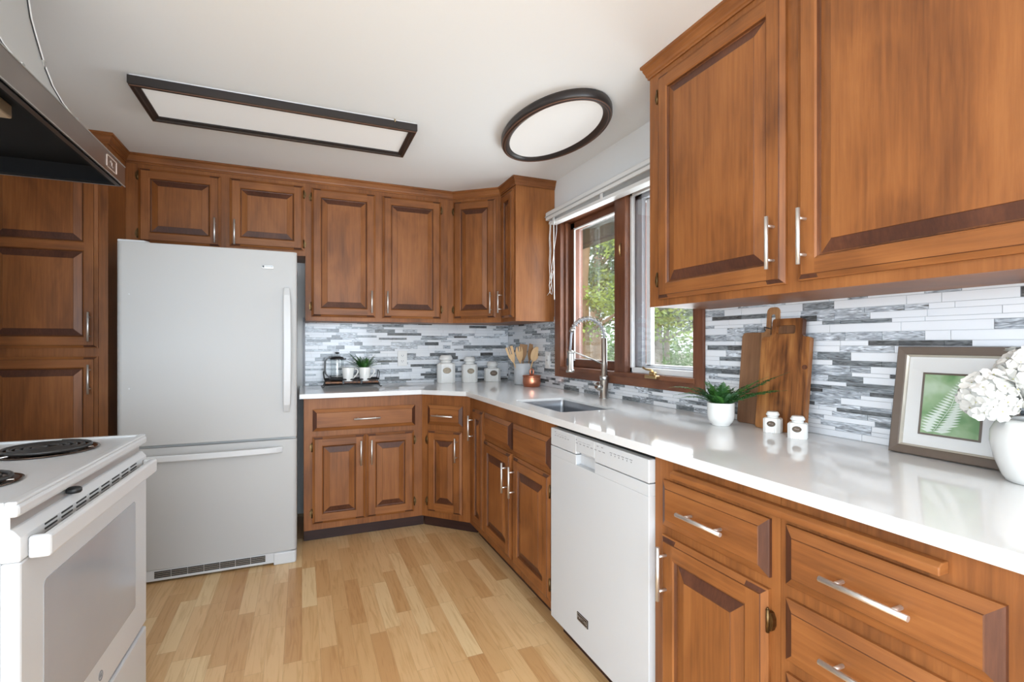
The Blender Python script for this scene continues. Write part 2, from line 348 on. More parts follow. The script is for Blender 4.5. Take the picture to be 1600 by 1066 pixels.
# ---------------------------------------------------------------- tiled backsplash
def tiles(name, u0, u1, z0, z1, P, nrm_off, seed, hole=None, extra=()):
    rg = random.Random(seed); vs = []; fs = []; sh = []; uvs = []; mats = []
    z = z0; g = .0007
    def slab(a, b, c, d, t, k):
        if b - a < .003: return
        o = len(vs)
        for (u, zz) in ((a, c), (b, c), (b, d), (a, d)): vs.append(P(u, zz, 0))
        for (u, zz) in ((a, c), (b, c), (b, d), (a, d)): vs.append(P(u, zz, t))
        for f in ((4, 5, 6, 7), (0, 1, 5, 4), (1, 2, 6, 5), (2, 3, 7, 6), (3, 0, 4, 7)):
            fs.append(tuple(i + o for i in f)); mats.append(0)
            for i in f:
                u, zz = ((a, c), (b, c), (b, d), (a, d))[i % 4]; uvs.append((u, zz)); sh.append(k)
    while z < z1 - .004:
        h = rg.choice([.0125, .0165, .0265, .0265, .0205]); h = min(h, z1 - z); u = u0 - rg.random() * .1
        while u < u1:
            L = rg.choice([.06, .085, .11, .11, .15, .16, .21]); a, b = max(u, u0), min(u + L, u1); u += L
            s = rg.random(); s = rg.uniform(0, .5) if s < .50 else (rg.uniform(.56, .75) if s < .76 else rg.uniform(.75, 1.0))
            k = (s, rg.random(), 0, 1); parts_ = [(a, b)]
            if hole and z + h > hole[2] and z < hole[3]: parts_ = [(a, min(b, hole[0])), (max(a, hole[1]), b)]
            for (p, q) in parts_:
                if q - p > .003: slab(p + g, q - g, z + g, z + h - g, nrm_off + rg.uniform(-.0006, .0006), k)
        z += h
    me = bpy.data.meshes.new(name); me.from_pydata(vs, [], fs); me.materials.append(M['tile'])
    ul = me.uv_layers.new(name='UVMap'); ca = me.color_attributes.new('shade', 'FLOAT_COLOR', 'CORNER'); ul = me.uv_layers['UVMap']; ca = me.color_attributes['shade']
    for i, (uv, k) in enumerate(zip(uvs, sh)): ul.data[i].uv = uv; ca.data[i].color = k
    o = bpy.data.objects.new(name, me); COL.objects.link(o); return struct(o)
tiles('trim_1', .02, XW - .006, CT + .001, 1.40, lambda u, z, t: (u, YW - t, z), .006, 3)
tiles('trim_2', .25, YW - .007, CT + .001, 1.40, lambda u, z, t: (XW - t, u, z), .006, 5, hole=(1.66, 2.95, 1.02, 1.5))
struct(MB().box(.02, XW, YW - .003, YW - .0003, CT, 1.40).build('trim_3', 'grout'))
struct(MB().box(XW - .003, XW - .0003, .25, 1.66, CT, 1.40).box(XW - .003, XW - .0003, 2.95, YW - .003, CT, 1.40).box(XW - .003, XW - .0003, 1.66, 2.95, CT, 1.02).build('trim_4', 'grout'))
struct(MB().box(.006, .019, YW - .009, YW - .0003, CT, 1.40).build('trim_5', 'greysash'))

# ---------------------------------------------------------------- window
win = MB()
cf, cbk = XW - .022, XW + .0
win.box(cf, XW - .007, 1.632, WY0, .995, 2.09, 0).box(cf, XW - .007, WY1, 2.983, .995, 2.09, 0)
win.box(cf, XW - .007, WY0, WY1, 2.03, 2.09, 1).box(cf, XW - .007, WY0, WY1, .995, WZ0, 1)
wo = struct(win.build('window_1', ['winwood', 'winwoodh'], bevel=.003))
# jambs lining the opening + mullion + stops
j = MB()
j.box(cf, XW + .15, WY1 - .012, WY1 + .004, WZ0, WZ1).box(cf, XW + .15, WY0 - .004, WY0 + .012, WZ0, WZ1)
j.box(cf, XW + .15, WY0, WY1, WZ1 - .015, WZ1 + .004, 1).box(cf - .004, XW + .15, WY0 - .0, WY1, WZ0 - .012, WZ0 + .012, 1)
j.box(cf, XW + .15, 2.19, 2.285, WZ0, WZ1)
j.box(XW + .01, XW + .03, WY1 - .03, WY1 - .012, WZ0, WZ1)
j.build('jamb', ['winwood', 'winwoodh'], wo, bevel=.002)
# left casement sash (brown)
s = MB(); x0, x1 = XW + .055, XW + .095; a, b = 2.285, WY1 - .012; zb, zt = WZ0 + .012, WZ1 - .015
s.box(x0, x1, b - .055, b, zb, zt).box(x0, x1, a, a + .05, zb, zt).box(x0, x1, a, b, zb, zb + .05, 1).box(x0, x1, a, b, zt - .045, zt, 1)
s.build('sash', ['winwood', 'winwoodh'], wo, bevel=.003)
s = MB(); s.box(x0 - .006, x0 + .002, b - .063, b - .054, zb + .04, zt - .04).box(x0 - .006, x0 + .002, a + .05, b - .055, zt - .053, zt - .044).box(x0 - .004, x0 + .002, a + .05, b - .055, zb + .05, zb + .054)
s.build('glazing_bead', 'vinyl', wo)
MB().box(x0 + .018, x0 + .021, a + .05, b - .055, zb + .05, zt - .045).build('glass_pane', 'glass', wo)
# right window with white storm frame
a, b = WY0 + .012, 2.19; x0 = XW + .012
s = MB(); fw = .018
s.box(x0, x0 + .02, b - fw, b, zb, zt).box(x0, x0 + .02, a, a + fw, zb, zt).box(x0, x0 + .02, a, b, zb, zb + .028).box(x0, x0 + .02, a, b, zt - fw, zt)
s.build('storm_frame', 'vinyl', wo, bevel=.002)
s = MB(); s.box(x0 + .03, x0 + .055, b - .062, b - .004, zb, zt).box(x0 + .03, x0 + .055, a, a + .03, zb, zt).box(x0 + .03, x0 + .055, a, b, zt - .04, zt).box(x0 + .03, x0 + .055, a, b, zb, zb + .035)
s.build('inner_sash', 'greysash', wo, bevel=.003)
s = MB(); s.box(x0 + .06, x0 + .085, b - .095, b - .058, zb, zt).box(x0 + .06, x0 + .085, a, b, zb, zb + .045).box(x0 + .06, x0 + .085, a, b, zt - .045, zt)
s.build('outer_sash', 'vinyl', wo, bevel=.003)
MB().box(x0 + .07, x0 + .073, a + .02, b - .08, zb + .04, zt - .04).build('glass_pane', 'glass', wo)
MB().box(x0 + .008, x0 + .010, a + fw, b - fw, zb + .028, zt - fw).build('glass_pane', 'glass', wo)
# latch on the mullion and crank on the sill
lt = MB(); pts = [(cf - .002, 2.222 - .0, 1.685), (cf - .012, 2.218, 1.695), (cf - .017, 2.214, 1.715), (cf - .016, 2.214, 1.735), (cf - .004, 2.220, 1.752)]
lt.tube(pts, [.003, .0045, .005, .0045, .003], 8).build('latch', 'gold', wo)
ck = MB(); ck.box(cf - .03, cf - .001, 1.905, 1.99, 1.045, 1.062).box(cf - .022, cf - .004, 1.925, 1.965, 1.06, 1.078)
ck.build('crank_base', 'gold', wo, bevel=.004)
MB().tube([(cf - .013, 1.945, 1.078), (cf - .016, 1.955, 1.086), (cf - .022, 1.985, 1.088), (cf - .02, 2.01, 1.096)], [.006, .006, .005, .006], 8).build('crank_handle', 'gold', wo)

# ---------------------------------------------------------------- blind (raised)
bl = thing('window_blind', 'white horizontal blind raised to the top of the brown window', 'blind', (0, 0, 0))
MB().prism([(1.500, 2.036), (1.500, 2.085), (1.512, 2.095), (1.576, 2.095), (1.576, 2.036)], 1.40, 2.965, axis='y').build('headrail', 'blind', bl, bevel=.002)
MB().box(1.494, 1.5, 1.40, 2.966, 2.056, 2.061).build('valance_groove', 'slat', bl)
st = MB(); n = 9
for i in range(n):
    f = i / (n - 1)
    # stack hangs a little lower at the near end
    zf, zn = 2.034 - f * .010, 2.034 - f * .034
    st.add([(1.512, 2.93, zf), (1.560, 2.93, zf), (1.560, 1.42, zn), (1.512, 1.42, zn), (1.512, 2.93, zf - .0018), (1.560, 2.93, zf - .0018), (1.560, 1.42, zn - .0018), (1.512, 1.42, zn - .0018)],
           [(0, 3, 2, 1), (4, 5, 6, 7), (0, 1, 5, 4), (1, 2, 6, 5), (2, 3, 7, 6), (3, 0, 4, 7)])
st.build('slat_stack', 'slat', bl, label='stack of thin grey slats')
MB().add([(1.508, 2.935, 2.022), (1.564, 2.935, 2.022), (1.564, 1.42, 1.996), (1.508, 1.42, 1.996), (1.508, 2.935, 2.006), (1.564, 2.935, 2.006), (1.564, 1.42, 1.974), (1.508, 1.42, 1.974)],
         [(0, 3, 2, 1), (4, 5, 6, 7), (0, 1, 5, 4), (1, 2, 6, 5), (2, 3, 7, 6), (3, 0, 4, 7)]).build('bottom_rail', 'blind', bl, bevel=.002)
for y in (2.86, 2.30):
    MB().box(1.503, 1.507, y - .012, y + .012, 1.99, 2.035).build('ladder_clip', 'blind', bl)
MB().tube([(1.500, 2.85, 2.03), (1.503, 2.853, 1.75), (1.503, 2.845, 1.50)], .0035, 8).build('tilt_wand', 'cord', bl)
cdm = MB()
def wav(y0, ya, yb, z0, z1, x=1.497, n=14):
    return [(x + .002 * math.sin(i * 1.3), y0 + (ya - y0) * math.sin(PI * .5 * i / (n - 1)) + (yb - ya) * (i / (n - 1)) ** 3, z0 + (z1 - z0) * i / (n - 1)) for i in range(n)]
cdm.tube(wav(2.90, 2.905, 2.90, 2.02, 1.60), .0016, 6)
cdm.tube(wav(2.885, 2.89, 2.87, 2.02, 1.62), .0016, 6)
cdm.tube([(1.497, 2.80, 2.015), (1.495, 2.80, 1.93), (1.495, 2.83, 1.83), (1.495, 2.86, 1.72), (1.495, 2.88, 1.66), (1.495, 2.87, 1.60), (1.495, 2.90, 1.55), (1.495, 2.93, 1.535)], .0016, 6)
cdm.tube([(1.494, 2.88, 1.70), (1.492, 2.84, 1.68), (1.494, 2.86, 1.64), (1.493, 2.90, 1.60), (1.494, 2.885, 1.545), (1.494, 2.865, 1.535), (1.494, 2.855, 1.56), (1.494, 2.87, 1.62), (1.494, 2.89, 1.66)], .0016, 6)
cdm.build('lift_cords', 'cord', bl)

# ---------------------------------------------------------------- crown mouldings
def sweep(path, prof, name, mat, side=1, z=0, parent=None):
    """path: xy polyline; prof: (outward offset, z) ; outward = right of travel * side"""
    n = len(path); P = [Vector(p) for p in path]; mb = MB(); vs = []
    for i in range(n):
        d1 = (P[i] - P[i - 1]).normalized() if i > 0 else (P[1] - P[0]).normalized()
        d2 = (P[i + 1] - P[i]).normalized() if i < n - 1 else d1
        n1 = Vector((d1.y, -d1.x)) * side; n2 = Vector((d2.y, -d2.x)) * side; m = (n1 + n2); m = m / m.dot(n1)
        for (o, zz) in prof: q = P[i] + m * o; vs.append((q.x, q.y, zz + z))
    k = len(prof)
    fs = [(i * k + a, i * k + (a + 1) % k, (i + 1) * k + (a + 1) % k, (i + 1) * k + a) for i in range(n - 1) for a in range(k)]
    fs += [tuple(range(k)), tuple((n - 1) * k + a for a in range(k - 1, -1, -1))]
    return mb.add(vs, fs).build(name, mat, parent)
crown = [(-.001, 2.270), (.006, 2.270), (.006, 2.277), (.010, 2.281), (.012, 2.290), (.018, 2.302), (.020, 2.306), (.020, 2.311), (.027, 2.317), (.027, ZC - .0005), (-.001, ZC - .0005)]
struct(sweep([(-1.505, 3.25), (-.945, 3.25), (-.945, 3.53), (1.0237, 3.53), (1.3079, 3.2875), (1.3079, 3.0235), (XW - .001, 3.0235)], crown, 'trim_6', 'woodh'))
struct(sweep([(XW - .001, 1.612), (1.281, 1.612), (1.281, .34)], crown, 'trim_7', 'woodh', side=-1 if False else 1))

# ================================================================== cabinets
def rings(mb, w, h, prof, y0=0, stile=None, vert=True):
    """nested rectangular rings; prof: (inset, depth, mat_lr, mat_tb, butt)"""
    for (a, da, *_), (b, db, mlr, mtb, butt) in zip(prof[:-1], prof[1:]):
        A = [(a, a), (w - a, a), (w - a, h - a), (a, h - a)]; B = [(b, b), (w - b, b), (w - b, h - b), (b, h - b)]
        def q(p, d): return (p[0], y0 - d, p[1])
        if butt == 1:
            mb.add([(a, y0 - da, a), (b, y0 - da, a), (b, y0 - da, h - a), (a, y0 - da, h - a)], [(0, 1, 2, 3)], mlr)
            mb.add([(w - b, y0 - da, a), (w - a, y0 - da, a), (w - a, y0 - da, h - a), (w - b, y0 - da, h - a)], [(0, 1, 2, 3)], mlr)
            mb.add([(b, y0 - da, a), (w - b, y0 - da, a), (w - b, y0 - da, b), (b, y0 - da, b)], [(0, 1, 2, 3)], mtb)
            mb.add([(b, y0 - da, h - b), (w - b, y0 - da, h - b), (w - b, y0 - da, h - a), (b, y0 - da, h - a)], [(0, 1, 2, 3)], mtb)
        elif butt == 2:   # outer bevel with end grain of the stiles showing at the corners
            sw = stile
            for (i, j) in ((0, 1), (2, 3)):
                p0, p1, r0, r1 = Vector(q(A[i], da)), Vector(q(A[j], da)), Vector(q(B[i], db)), Vector(q(B[j], db))
                L = (p1 - p0).length; f1 = sw / L; Lb = (r1 - r0).length; g1 = (sw - (b - a)) / Lb
                for (u0, u1, t0, t1, mm) in ((0, f1, 0, g1, 2), (f1, 1 - f1, g1, 1 - g1, mtb), (1 - f1, 1, 1 - g1, 1, 2)):
                    mb.add([p0.lerp(p1, u0), p0.lerp(p1, u1), r0.lerp(r1, t1), r0.lerp(r1, t0)], [(0, 1, 2, 3)], mm)
            for (i, j) in ((1, 2), (3, 0)):
                mb.add([q(A[i], da), q(A[j], da), q(B[j], db), q(B[i], db)], [(0, 1, 2, 3)], mlr)
        else:
            for i in range(4):
                j = (i + 1) % 4
                mb.add([q(A[i], da), q(A[j], da), q(B[j], db), q(B[i], db)], [(0, 1, 2, 3)], mtb if i % 2 == 0 else mlr)
# material slots for doors: 0 vertical wood, 1 horizontal wood, 2 end grain
def door_mesh(w, h, split=None):
    mb = MB(); t = .020; st = min(.055, w * .26)
    outer = [(0, 0), (0, .009, 0, 1, 0), (.004, .011, 0, 1, 0), (.014, t - .003, 0, 1, 2), (.0155, t, 3, 3, 0)]
    if split is None:
        prof = outer + [(st, t, 0, 1, 1), (st + .005, t - .003, 0, 1, 0), (st + .008, t - .010, 3, 3, 0), (st + .012, t - .011, 3, 3, 0), (st + .044, t - .002, 0, 2, 0), (st + .045, t - .0005, 3, 3, 0)]
        rings(mb, w, h, prof, stile=st)
        b = st + .045; mb.add([(b, -(t - .0005), b), (w - b, -(t - .0005), b), (w - b, -(t - .0005), h - b), (b, -(t - .0005), h - b)], [(0, 1, 2, 3)], 0)
    else:
        rings(mb, w, h, outer, stile=st)
        a = .0155; y = -t
        mb.add([(a, y, a), (st, y, a), (st, y, h - a), (a, y, h - a)], [(0, 1, 2, 3)], 0)
        mb.add([(w - st, y, a), (w - a, y, a), (w - a, y, h - a), (w - st, y, h - a)], [(0, 1, 2, 3)], 0)
        zs = [(st, split - st / 2 + .008), (split + st / 2 - .008, h - st)]
        for (z0, z1) in ((a, st), (zs[0][1], zs[1][0]), (h - st, h - a)):
            mb.add([(st, y, z0), (w - st, y, z0), (w - st, y, z1), (st, y, z1)], [(0, 1, 2, 3)], 1)
        for (z0, z1) in zs:
            sub = MB(); ww, hh = w - 2 * st, z1 - z0
            rings(sub, ww, hh, [(0, t), (.005, t - .003, 0, 1, 0), (.008, t - .010, 3, 3, 0), (.012, t - .011, 3, 3, 0), (.044, t - .002, 0, 2, 0), (.045, t - .001, 3, 3, 0)])
            b = .045; sub.add([(b, -(t - .001), b), (ww - b, -(t - .001), b), (ww - b, -(t - .001), hh - b), (b, -(t - .001), hh - b)], [(0, 1, 2, 3)], 0)
            o = len(mb.v); mb.v += [(v[0] + st, v[1], v[2] + z0) for v in sub.v]; mb.f += [tuple(i + o for i in f) for f in sub.f]; mb.m += sub.m; mb.sm += sub.sm
    return mb
def drawer_mesh(w, h):
    mb = MB(); t = .020
    rings(mb, w, h, [(0, 0), (0, .008, 2, 1, 0), (.003, .010, 2, 1, 0), (.021, t - .002, 2, 1, 0), (.0225, t, 3, 3, 0)])
    b = .0225; mb.add([(b, -t, b), (w - b, -t, b), (w - b, -t, h - b), (b, -t, h - b)], [(0, 1, 2, 3)], 1)
    return mb
def bar_handle(parent, x, z, length, vertical, y=-.020):
    mb = MB(); off = .030; r = .0055; c = length / 2 - .027
    if vertical:
        mb.tube([(x, y - off, z - length / 2), (x, y - off, z + length / 2)], r, 12)
        for d in (-c, c): mb.tube([(x, y, z + d), (x, y - off, z + d)], .0042, 8)
    else:
        mb.tube([(x - length / 2, y - off, z), (x + length / 2, y - off, z)], r, 12)
        for d in (-c, c): mb.tube([(x + d, y, z), (x + d, y - off, z)], .0042, 8)
    return mb.build('handle', 'steel', parent)
HM = None
def hinge(parent, x, z, side):
    global HM
    if HM is None:
        mb = MB(); mb.tube([(0, -.0125, -.026), (0, -.0125, .026)], .0042, 8)
        mb.prism([(.001, -.022), (.008, -.020), (.013, -.008), (.013, .008), (.008, .020), (.001, .022)], -.012, -.001, axis='y')
        mb.lathe([(.004, 0), (.002, .004)], 0, -.0125, 8, mtx=Matrix.Translation((0, 0, .026)))
        o = mb.build('hinge', 'brass', parent); HM = o
    else:
        o = HM.copy(); COL.objects.link(o); o.parent = parent
    o.location = (x, 0, z); o.scale = (side, 1, 1); return o
HL = .152
def cabinet(name, label, loc, rotz, w, z0, z1, depth, doors=(), drawers=(), kick=False, top=True, frame=.038, group=None, poly=None, rail=None):
    t = thing(name, label, 'cabinet', loc, rotz, group)
    mb = MB()
    if poly: mb.prism(poly, z0, z1, 0)
    else:
        mb.box(0, w, 0, .019, z0, z1, 0)                                   # face frame
        mb.box(0, .016, .019, depth, z0, z1, 0).box(w - .016, w, .019, depth, z0, z1, 0)
        mb.box(.016, w - .016, .019, depth - .008, z0, z0 + .016, 1).box(.016, w - .016, depth - .008, depth, z0 + .016, z1, 0)
        if top: mb.box(.016, w - .016, .019, depth - .008, z1 - .016, z1, 1)
    mb.build('body', ['wood', 'woodh'], t)
    if kick:
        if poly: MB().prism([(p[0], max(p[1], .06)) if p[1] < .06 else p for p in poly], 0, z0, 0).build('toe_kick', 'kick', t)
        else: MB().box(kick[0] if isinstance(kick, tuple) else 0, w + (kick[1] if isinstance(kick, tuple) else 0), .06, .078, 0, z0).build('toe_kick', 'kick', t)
    for d in doors:
        x0, x1, a, b = d['r']; dm = door_mesh(x1 - x0, b - a, d.get('split'))
        o = dm.build('door', ['wood', 'woodh', 'edge', 'glaze'], t, loc=(x0, 0, a))
        hs = d.get('h')
        if hs:
            side, hz = hs; hx = .030 if side == 'L' else (x1 - x0) - .030
            bar_handle(o, hx, hz - a, HL, True)
        hg = d.get('g')
        if hg:
            hx = (x0 - .001) if hg == 'L' else (x1 + .001)
            for zz in d.get('gz', (a + .07, b - .07)): hinge(t, hx, zz, -1 if hg == 'L' else 1)
    for d in drawers:
        x0, x1, a, b = d['r']; o = drawer_mesh(x1 - x0, b - a).build(d.get('n', 'drawer'), ['wood', 'woodh', 'edge', 'glaze'], t, loc=(x0, 0, a))
        if d.get('h'):
            hx, L = d['h']; bar_handle(o, hx - x0, (b - a) / 2 + d.get('dz', 0), L, False)
    return t
ZK = .081
# --- upper, back wall
cabinet('wall_cabinet', 'short two-door wooden cabinet above the white fridge', (-.944, 3.53, 0), 0, .964, 1.79, ZC - .001, .319,
        doors=[dict(r=(.061, .483, 1.81, 2.246), h=('R', 1.905), g='L', gz=(1.86, 2.20)), dict(r=(.529, .954, 1.822, 2.246), h=('L', 1.905), g='R', gz=(1.865, 2.19))])
cabinet('wall_cabinet', 'tall two-door wooden wall cabinet above the coffee tray', (.0205, 3.53, 0), 0, .963, 1.366, ZC - .001, .319,
        doors=[dict(r=(.036, .448, 1.393, 2.243), h=('R', 1.50), g='L', gz=(1.46, 2.18)), dict(r=(.494, .910, 1.393, 2.243), h=('L', 1.50), g='R', gz=(1.46, 2.18))])
ang = math.atan2(3.2875 - 3.5295, 1.3079 - 1.0237); Ld = math.hypot(3.2875 - 3.5295, 1.3079 - 1.0237)
def loc2(pt, org, a): dx, dy = pt[0] - org[0], pt[1] - org[1]; return (dx * math.cos(-a) - dy * math.sin(-a), dx * math.sin(-a) + dy * math.cos(-a))
og = (1.0237, 3.5295)
pl = [loc2(p, og, ang) for p in ((.984, 3.5295), (1.0237, 3.5295), (1.3079, 3.2875), (1.599, 3.2875), (1.599, 3.849), (.984, 3.849))]
cabinet('wall_cabinet', 'diagonal corner wooden wall cabinet above the ribbed canisters', (og[0], og[1], 0), ang, Ld, 1.366, ZC - .001, .3, poly=pl,
        doors=[dict(r=(.010, .336, 1.398, 2.252), h=('R', 1.505), g='L', gz=(1.46, 2.18))])
cabinet('wall_cabinet', 'narrow wooden wall cabinet with plain glossy side beside the window blind', (1.3079, 3.287, 0), -PI / 2, .2635, 1.366, ZC - .001, .291,
        doors=[dict(r=(.035, .235, 1.393, 2.250), h=('L', 1.505), g='L', gz=(2.18,))])
# thin trim strip closing the side against the wall
# --- upper right
cabinet('wall_cabinet', 'large two-door wooden wall cabinet over the cutting boards and picture', (1.281, 1.610, 0), -PI / 2, 1.27, 1.360, ZC - .001, .318,
        doors=[dict(r=(.060, .611, 1.386, 2.245), h=('R', 1.505), g='L', gz=(1.46, 2.17)), dict(r=(.650, 1.225, 1.389, 2.245), h=('L', 1.505))])
# --- pantry
cabinet('pantry_cabinet', 'tall wooden pantry cabinet behind the stove and left of fridge', (-1.505, 3.25, 0), 0, .56, ZK, ZC - .001, .599,
        doors=[dict(r=(.045, .520, 1.192, 2.245), h=('R', 1.302), split=.527), dict(r=(.045, .520, .12, 1.148), h=('R', 1.030), split=.50)], kick=True)
# --- base, back wall
cabinet('base_cabinet', 'wooden base cabinet with one wide drawer over two doors beside the fridge', (.010, 3.244, 0), 0, .7195, ZK, CB - .0005, .604,
        drawers=[dict(r=(.050, .672, .681, .815), h=(.365, .16))],
        doors=[dict(r=(.047, .358, .119, .648), h=('R', .535), g='L', gz=(.185, .585)), dict(r=(.362, .665, .119, .648), h=('L', .535), g='R', gz=(.185, .585))], kick=(0, .024))
og = (.7297, 3.2442); ang = math.atan2(2.9903 - 3.2442, .979 - .7297); Lb = math.hypot(2.9903 - 3.2442, .979 - .7297)
pl = [loc2(p, og, ang) for p in ((.7297, 3.2442), (.979, 2.9903), (1.599, 2.9903), (1.599, 3.849), (.7300, 3.849))]
t = cabinet('base_cabinet', 'diagonal corner wooden base cabinet with a small drawer over one narrow door', (og[0], og[1], 0), ang, Lb, ZK, CB - .0005, .3, poly=pl,
        drawers=[dict(r=(.050, .305, .687, .814), h=(.178, .155))],
        doors=[dict(r=(.047, .302, .121, .650), h=('R', .54), g='L', gz=(.185, .585))])
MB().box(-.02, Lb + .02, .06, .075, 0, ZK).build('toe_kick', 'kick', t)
# --- base, right run
cabinet('base_cabinet', 'very narrow wooden base cabinet with one tall handle beside the diagonal corner', (.979, 2.9895, 0), -PI / 2, .2855, ZK, CB - .0005, .62,
        doors=[dict(r=(.082, .278, .119, .816), h=('L', .70))], kick=True)
cabinet('base_cabinet', 'wooden sink base cabinet with two false drawers over two doors', (.979, 2.7035, 0), -PI / 2, .8555, ZK, CB - .0005, .62, top=False,
        drawers=[dict(r=(.008, .405, .680, .816), n='false_drawer'), dict(r=(.432, .830, .680, .816), n='false_drawer')],
        doors=[dict(r=(.008, .405, .125, .658), h=('R', .535)), dict(r=(.438, .830, .119, .656), h=('L', .535), g='R', gz=(.19, .585))], kick=True)
cabinet('base_cabinet', 'wooden base cabinet with one drawer over one door right of dishwasher', (.979, 1.205, 0), -PI / 2, .424, ZK, CB - .0005, .62,
        drawers=[dict(r=(.043, .402, .686, .819), h=(.222, .155))],
        doors=[dict(r=(.041, .400, .119, .659), h=('L', .56), g='R', gz=(.185, .59))], kick=True)
tb = cabinet('base_cabinet', 'wooden drawer stack base cabinet at the near right corner below picture', (.979, .780, 0), -PI / 2, .47, ZK, CB - .0005, .62,
        drawers=[dict(r=(.018, .385, .691, .821), h=(.200, .155)), dict(r=(.018, .385, .527, .661), h=(.200, .155)), dict(r=(.018, .385, .32, .499), h=(.200, .155)), dict(r=(.018, .385, .12, .292), h=(.200, .155))], kick=True)
o = MB().prism([(.979, .857), (.962, .857), (.952, .850), (.952, .836), (.979, .836)], .470, 1.110, axis='y').build('cutting_board_shelf', 'woodh', bevel=.002)
tag(o, 'long wooden pull-out board slotted under the right counter edge above drawers', 'pull-out board')

# ================================================================== countertop with sink cut-out
def worktop():
    outer = [(-.015, 3.213), (.7190, 3.213), (.951, 2.984), (.951, .25), (1.5985, .25), (1.5985, 3.8485), (-.015, 3.8485)]
    sx0, sx1, sy0, sy1, r = 1.052, 1.345, 1.925, 2.44, .018
    hole = []
    for (cx, cy, a0) in ((sx1 - r, sy1 - r, 0), (sx0 + r, sy1 - r, 90), (sx0 + r, sy0 + r, 180), (sx1 - r, sy0 + r, 270)):
        for k in range(5): a = R(a0 + 22.5 * k); hole.append((cx + r * math.cos(a), cy + r * math.sin(a)))
    bm = bmesh.new()
    def loop(pts, z): vs = [bm.verts.new((p[0], p[1], z)) for p in pts]; return vs, [bm.edges.new((vs[i], vs[(i + 1) % len(vs)])) for i in range(len(vs))]
    for z in (CT, CB):
        _, e1 = loop(outer, z); _, e2 = loop(hole, z)
        bmesh.ops.triangle_fill(bm, edges=e1 + e2, use_beauty=True)
    bm.verts.ensure_lookup_table(); n1, n2 = len(outer), len(hole); o2 = n1 + n2; V = list(bm.verts)
    for base, n in ((0, n1), (n1, n2)):
        for i in range(n): bm.faces.new((V[base + i], V[base + (i + 1) % n], V[o2 + base + (i + 1) % n], V[o2 + base + i]))
    bmesh.ops.recalc_face_normals(bm, faces=bm.faces)
    me = bpy.data.meshes.new('countertop'); bm.to_mesh(me); bm.free(); me.materials.append(M['counter'])
    o = bpy.data.objects.new('countertop', me); COL.objects.link(o)
    md = o.modifiers.new('bevel', 'BEVEL'); md.width = .002; md.segments = 2; md.limit_method = 'ANGLE'; md.angle_limit = R(50)
    tag(o, 'white polished quartz L-shaped countertop running around the corner', 'countertop')
worktop()
sk = thing('kitchen_sink', 'rectangular stainless steel undermount sink in the white counter', 'sink', (1.1985, 2.1825, CB))
def bowl():
    mb = MB(); W, D = .2965, .519
    def rr(w, d, r, z):
        out = []
        for (cx, cy, a0) in ((w / 2 - r, d / 2 - r, 0), (-w / 2 + r, d / 2 - r, 90), (-w / 2 + r, -d / 2 + r, 180), (w / 2 - r, -d / 2 + r, 270)):
            for k in range(6): a = R(a0 + 18 * k); out.append((cx + r * math.cos(a), cy + r * math.sin(a), z))
        return out
    L = [rr(W - .0035, D + .0 - .004, .018, .017), rr(W - .0045, D - .005, .018, .016), rr(W - .006, D - .006, .018, -.02), rr(W - .012, D - .012, .03, -.17), rr(W - .03, D - .03, .04, -.19), rr(.10, .10, .04, -.197)]
    n = len(L[0]); vs = [v for l in L for v in l]
    fs = [(i * n + k, i * n + (k + 1) % n, (i + 1) * n + (k + 1) % n, (i + 1) * n + k) for i in range(len(L) - 1) for k in range(n)] + [tuple((len(L) - 1) * n + k for k in range(n))]
    return mb.add(vs, fs, 0, True)
o = bowl().build('bowl', 'sink', sk)
MB().lathe([(.042, -.1965), (.038, -.1945), (.03, -.1955), (.008, -.1955), (.007, -.193)], 0, 0, 24).build('drain', 'chrome', sk)

# ================================================================== faucet
fa = thing('kitchen_faucet', 'brushed steel spring-neck faucet with pull-down spray behind the sink', 'faucet', (1.545, 2.335, CT))
MB().lathe([(.027, 0), (.027, .004), (.023, .007), (.023, .115), (.021, .118), (.017, .12), (.017, .195), (.0155, .198), (.0155, .332), (.012, .335)], 0, 0, 28).build('column', 'nickel', fa)
# valve block and lever knob towards the sink/left
mx = Matrix.Translation((-.010, .004, .055)) @ Matrix.Rotation(R(-62), 4, 'Y') @ Matrix.Rotation(0, 4, 'Z')
MB().lathe([(.019, 0), (.020, .012), (.022, .014), (.022, .036), (.019, .039)], 0, 0, 24, mtx=mx).build('valve_knob', 'nickel', fa)
mx2 = mx @ Matrix.Translation((0, 0, .036))
MB().lathe([(.0065, 0), (.006, .022), (.004, .025)], 0, 0, 12, mtx=mx2).build('lever', 'nickel', fa)
MB().lathe([(.0215, .085), (.025, .12), (.0225, .124)], 0, 0, 24).build('collar', 'nickel', fa)
# hose arc
arc = []
for k in range(25):
    a = PI * k / 24; arc.append(Vector((-.105 + .105 * math.cos(a), 0, .332 + .100 * math.sin(a) + .006)))
tail = [Vector((-.212, 0, .30)), Vector((-.2155, 0, .262))]
MB().tube([Vector((0, 0, .325))] + arc + tail, .0065, 12).build('hose', 'greysash', fa, label='grey braided hose inside the spring')
hel = []; path = arc[:22]; turns = 13; steps = turns * 12
for i in range(steps + 1):
    f = i / steps * (len(path) - 1); k = min(int(f), len(path) - 2); p = path[k].lerp(path[k + 1], f - k); tdir = (path[k + 1] - path[k]).normalized()
    nrm = Vector((0, 1, 0)); bn = tdir.cross(nrm); a = 2 * PI * turns * i / steps; hel.append(p + (nrm * math.cos(a) + bn * math.sin(a)) * .0132)
MB().tube(hel, .0028, 6).build('spring_coil', 'nickel', fa)
pe = path[-1]; MB().tube([pe + Vector((.004, 0, .012)), pe + Vector((-.006, 0, -.012))], .013, 16).build('coil_collar', 'nickel', fa)
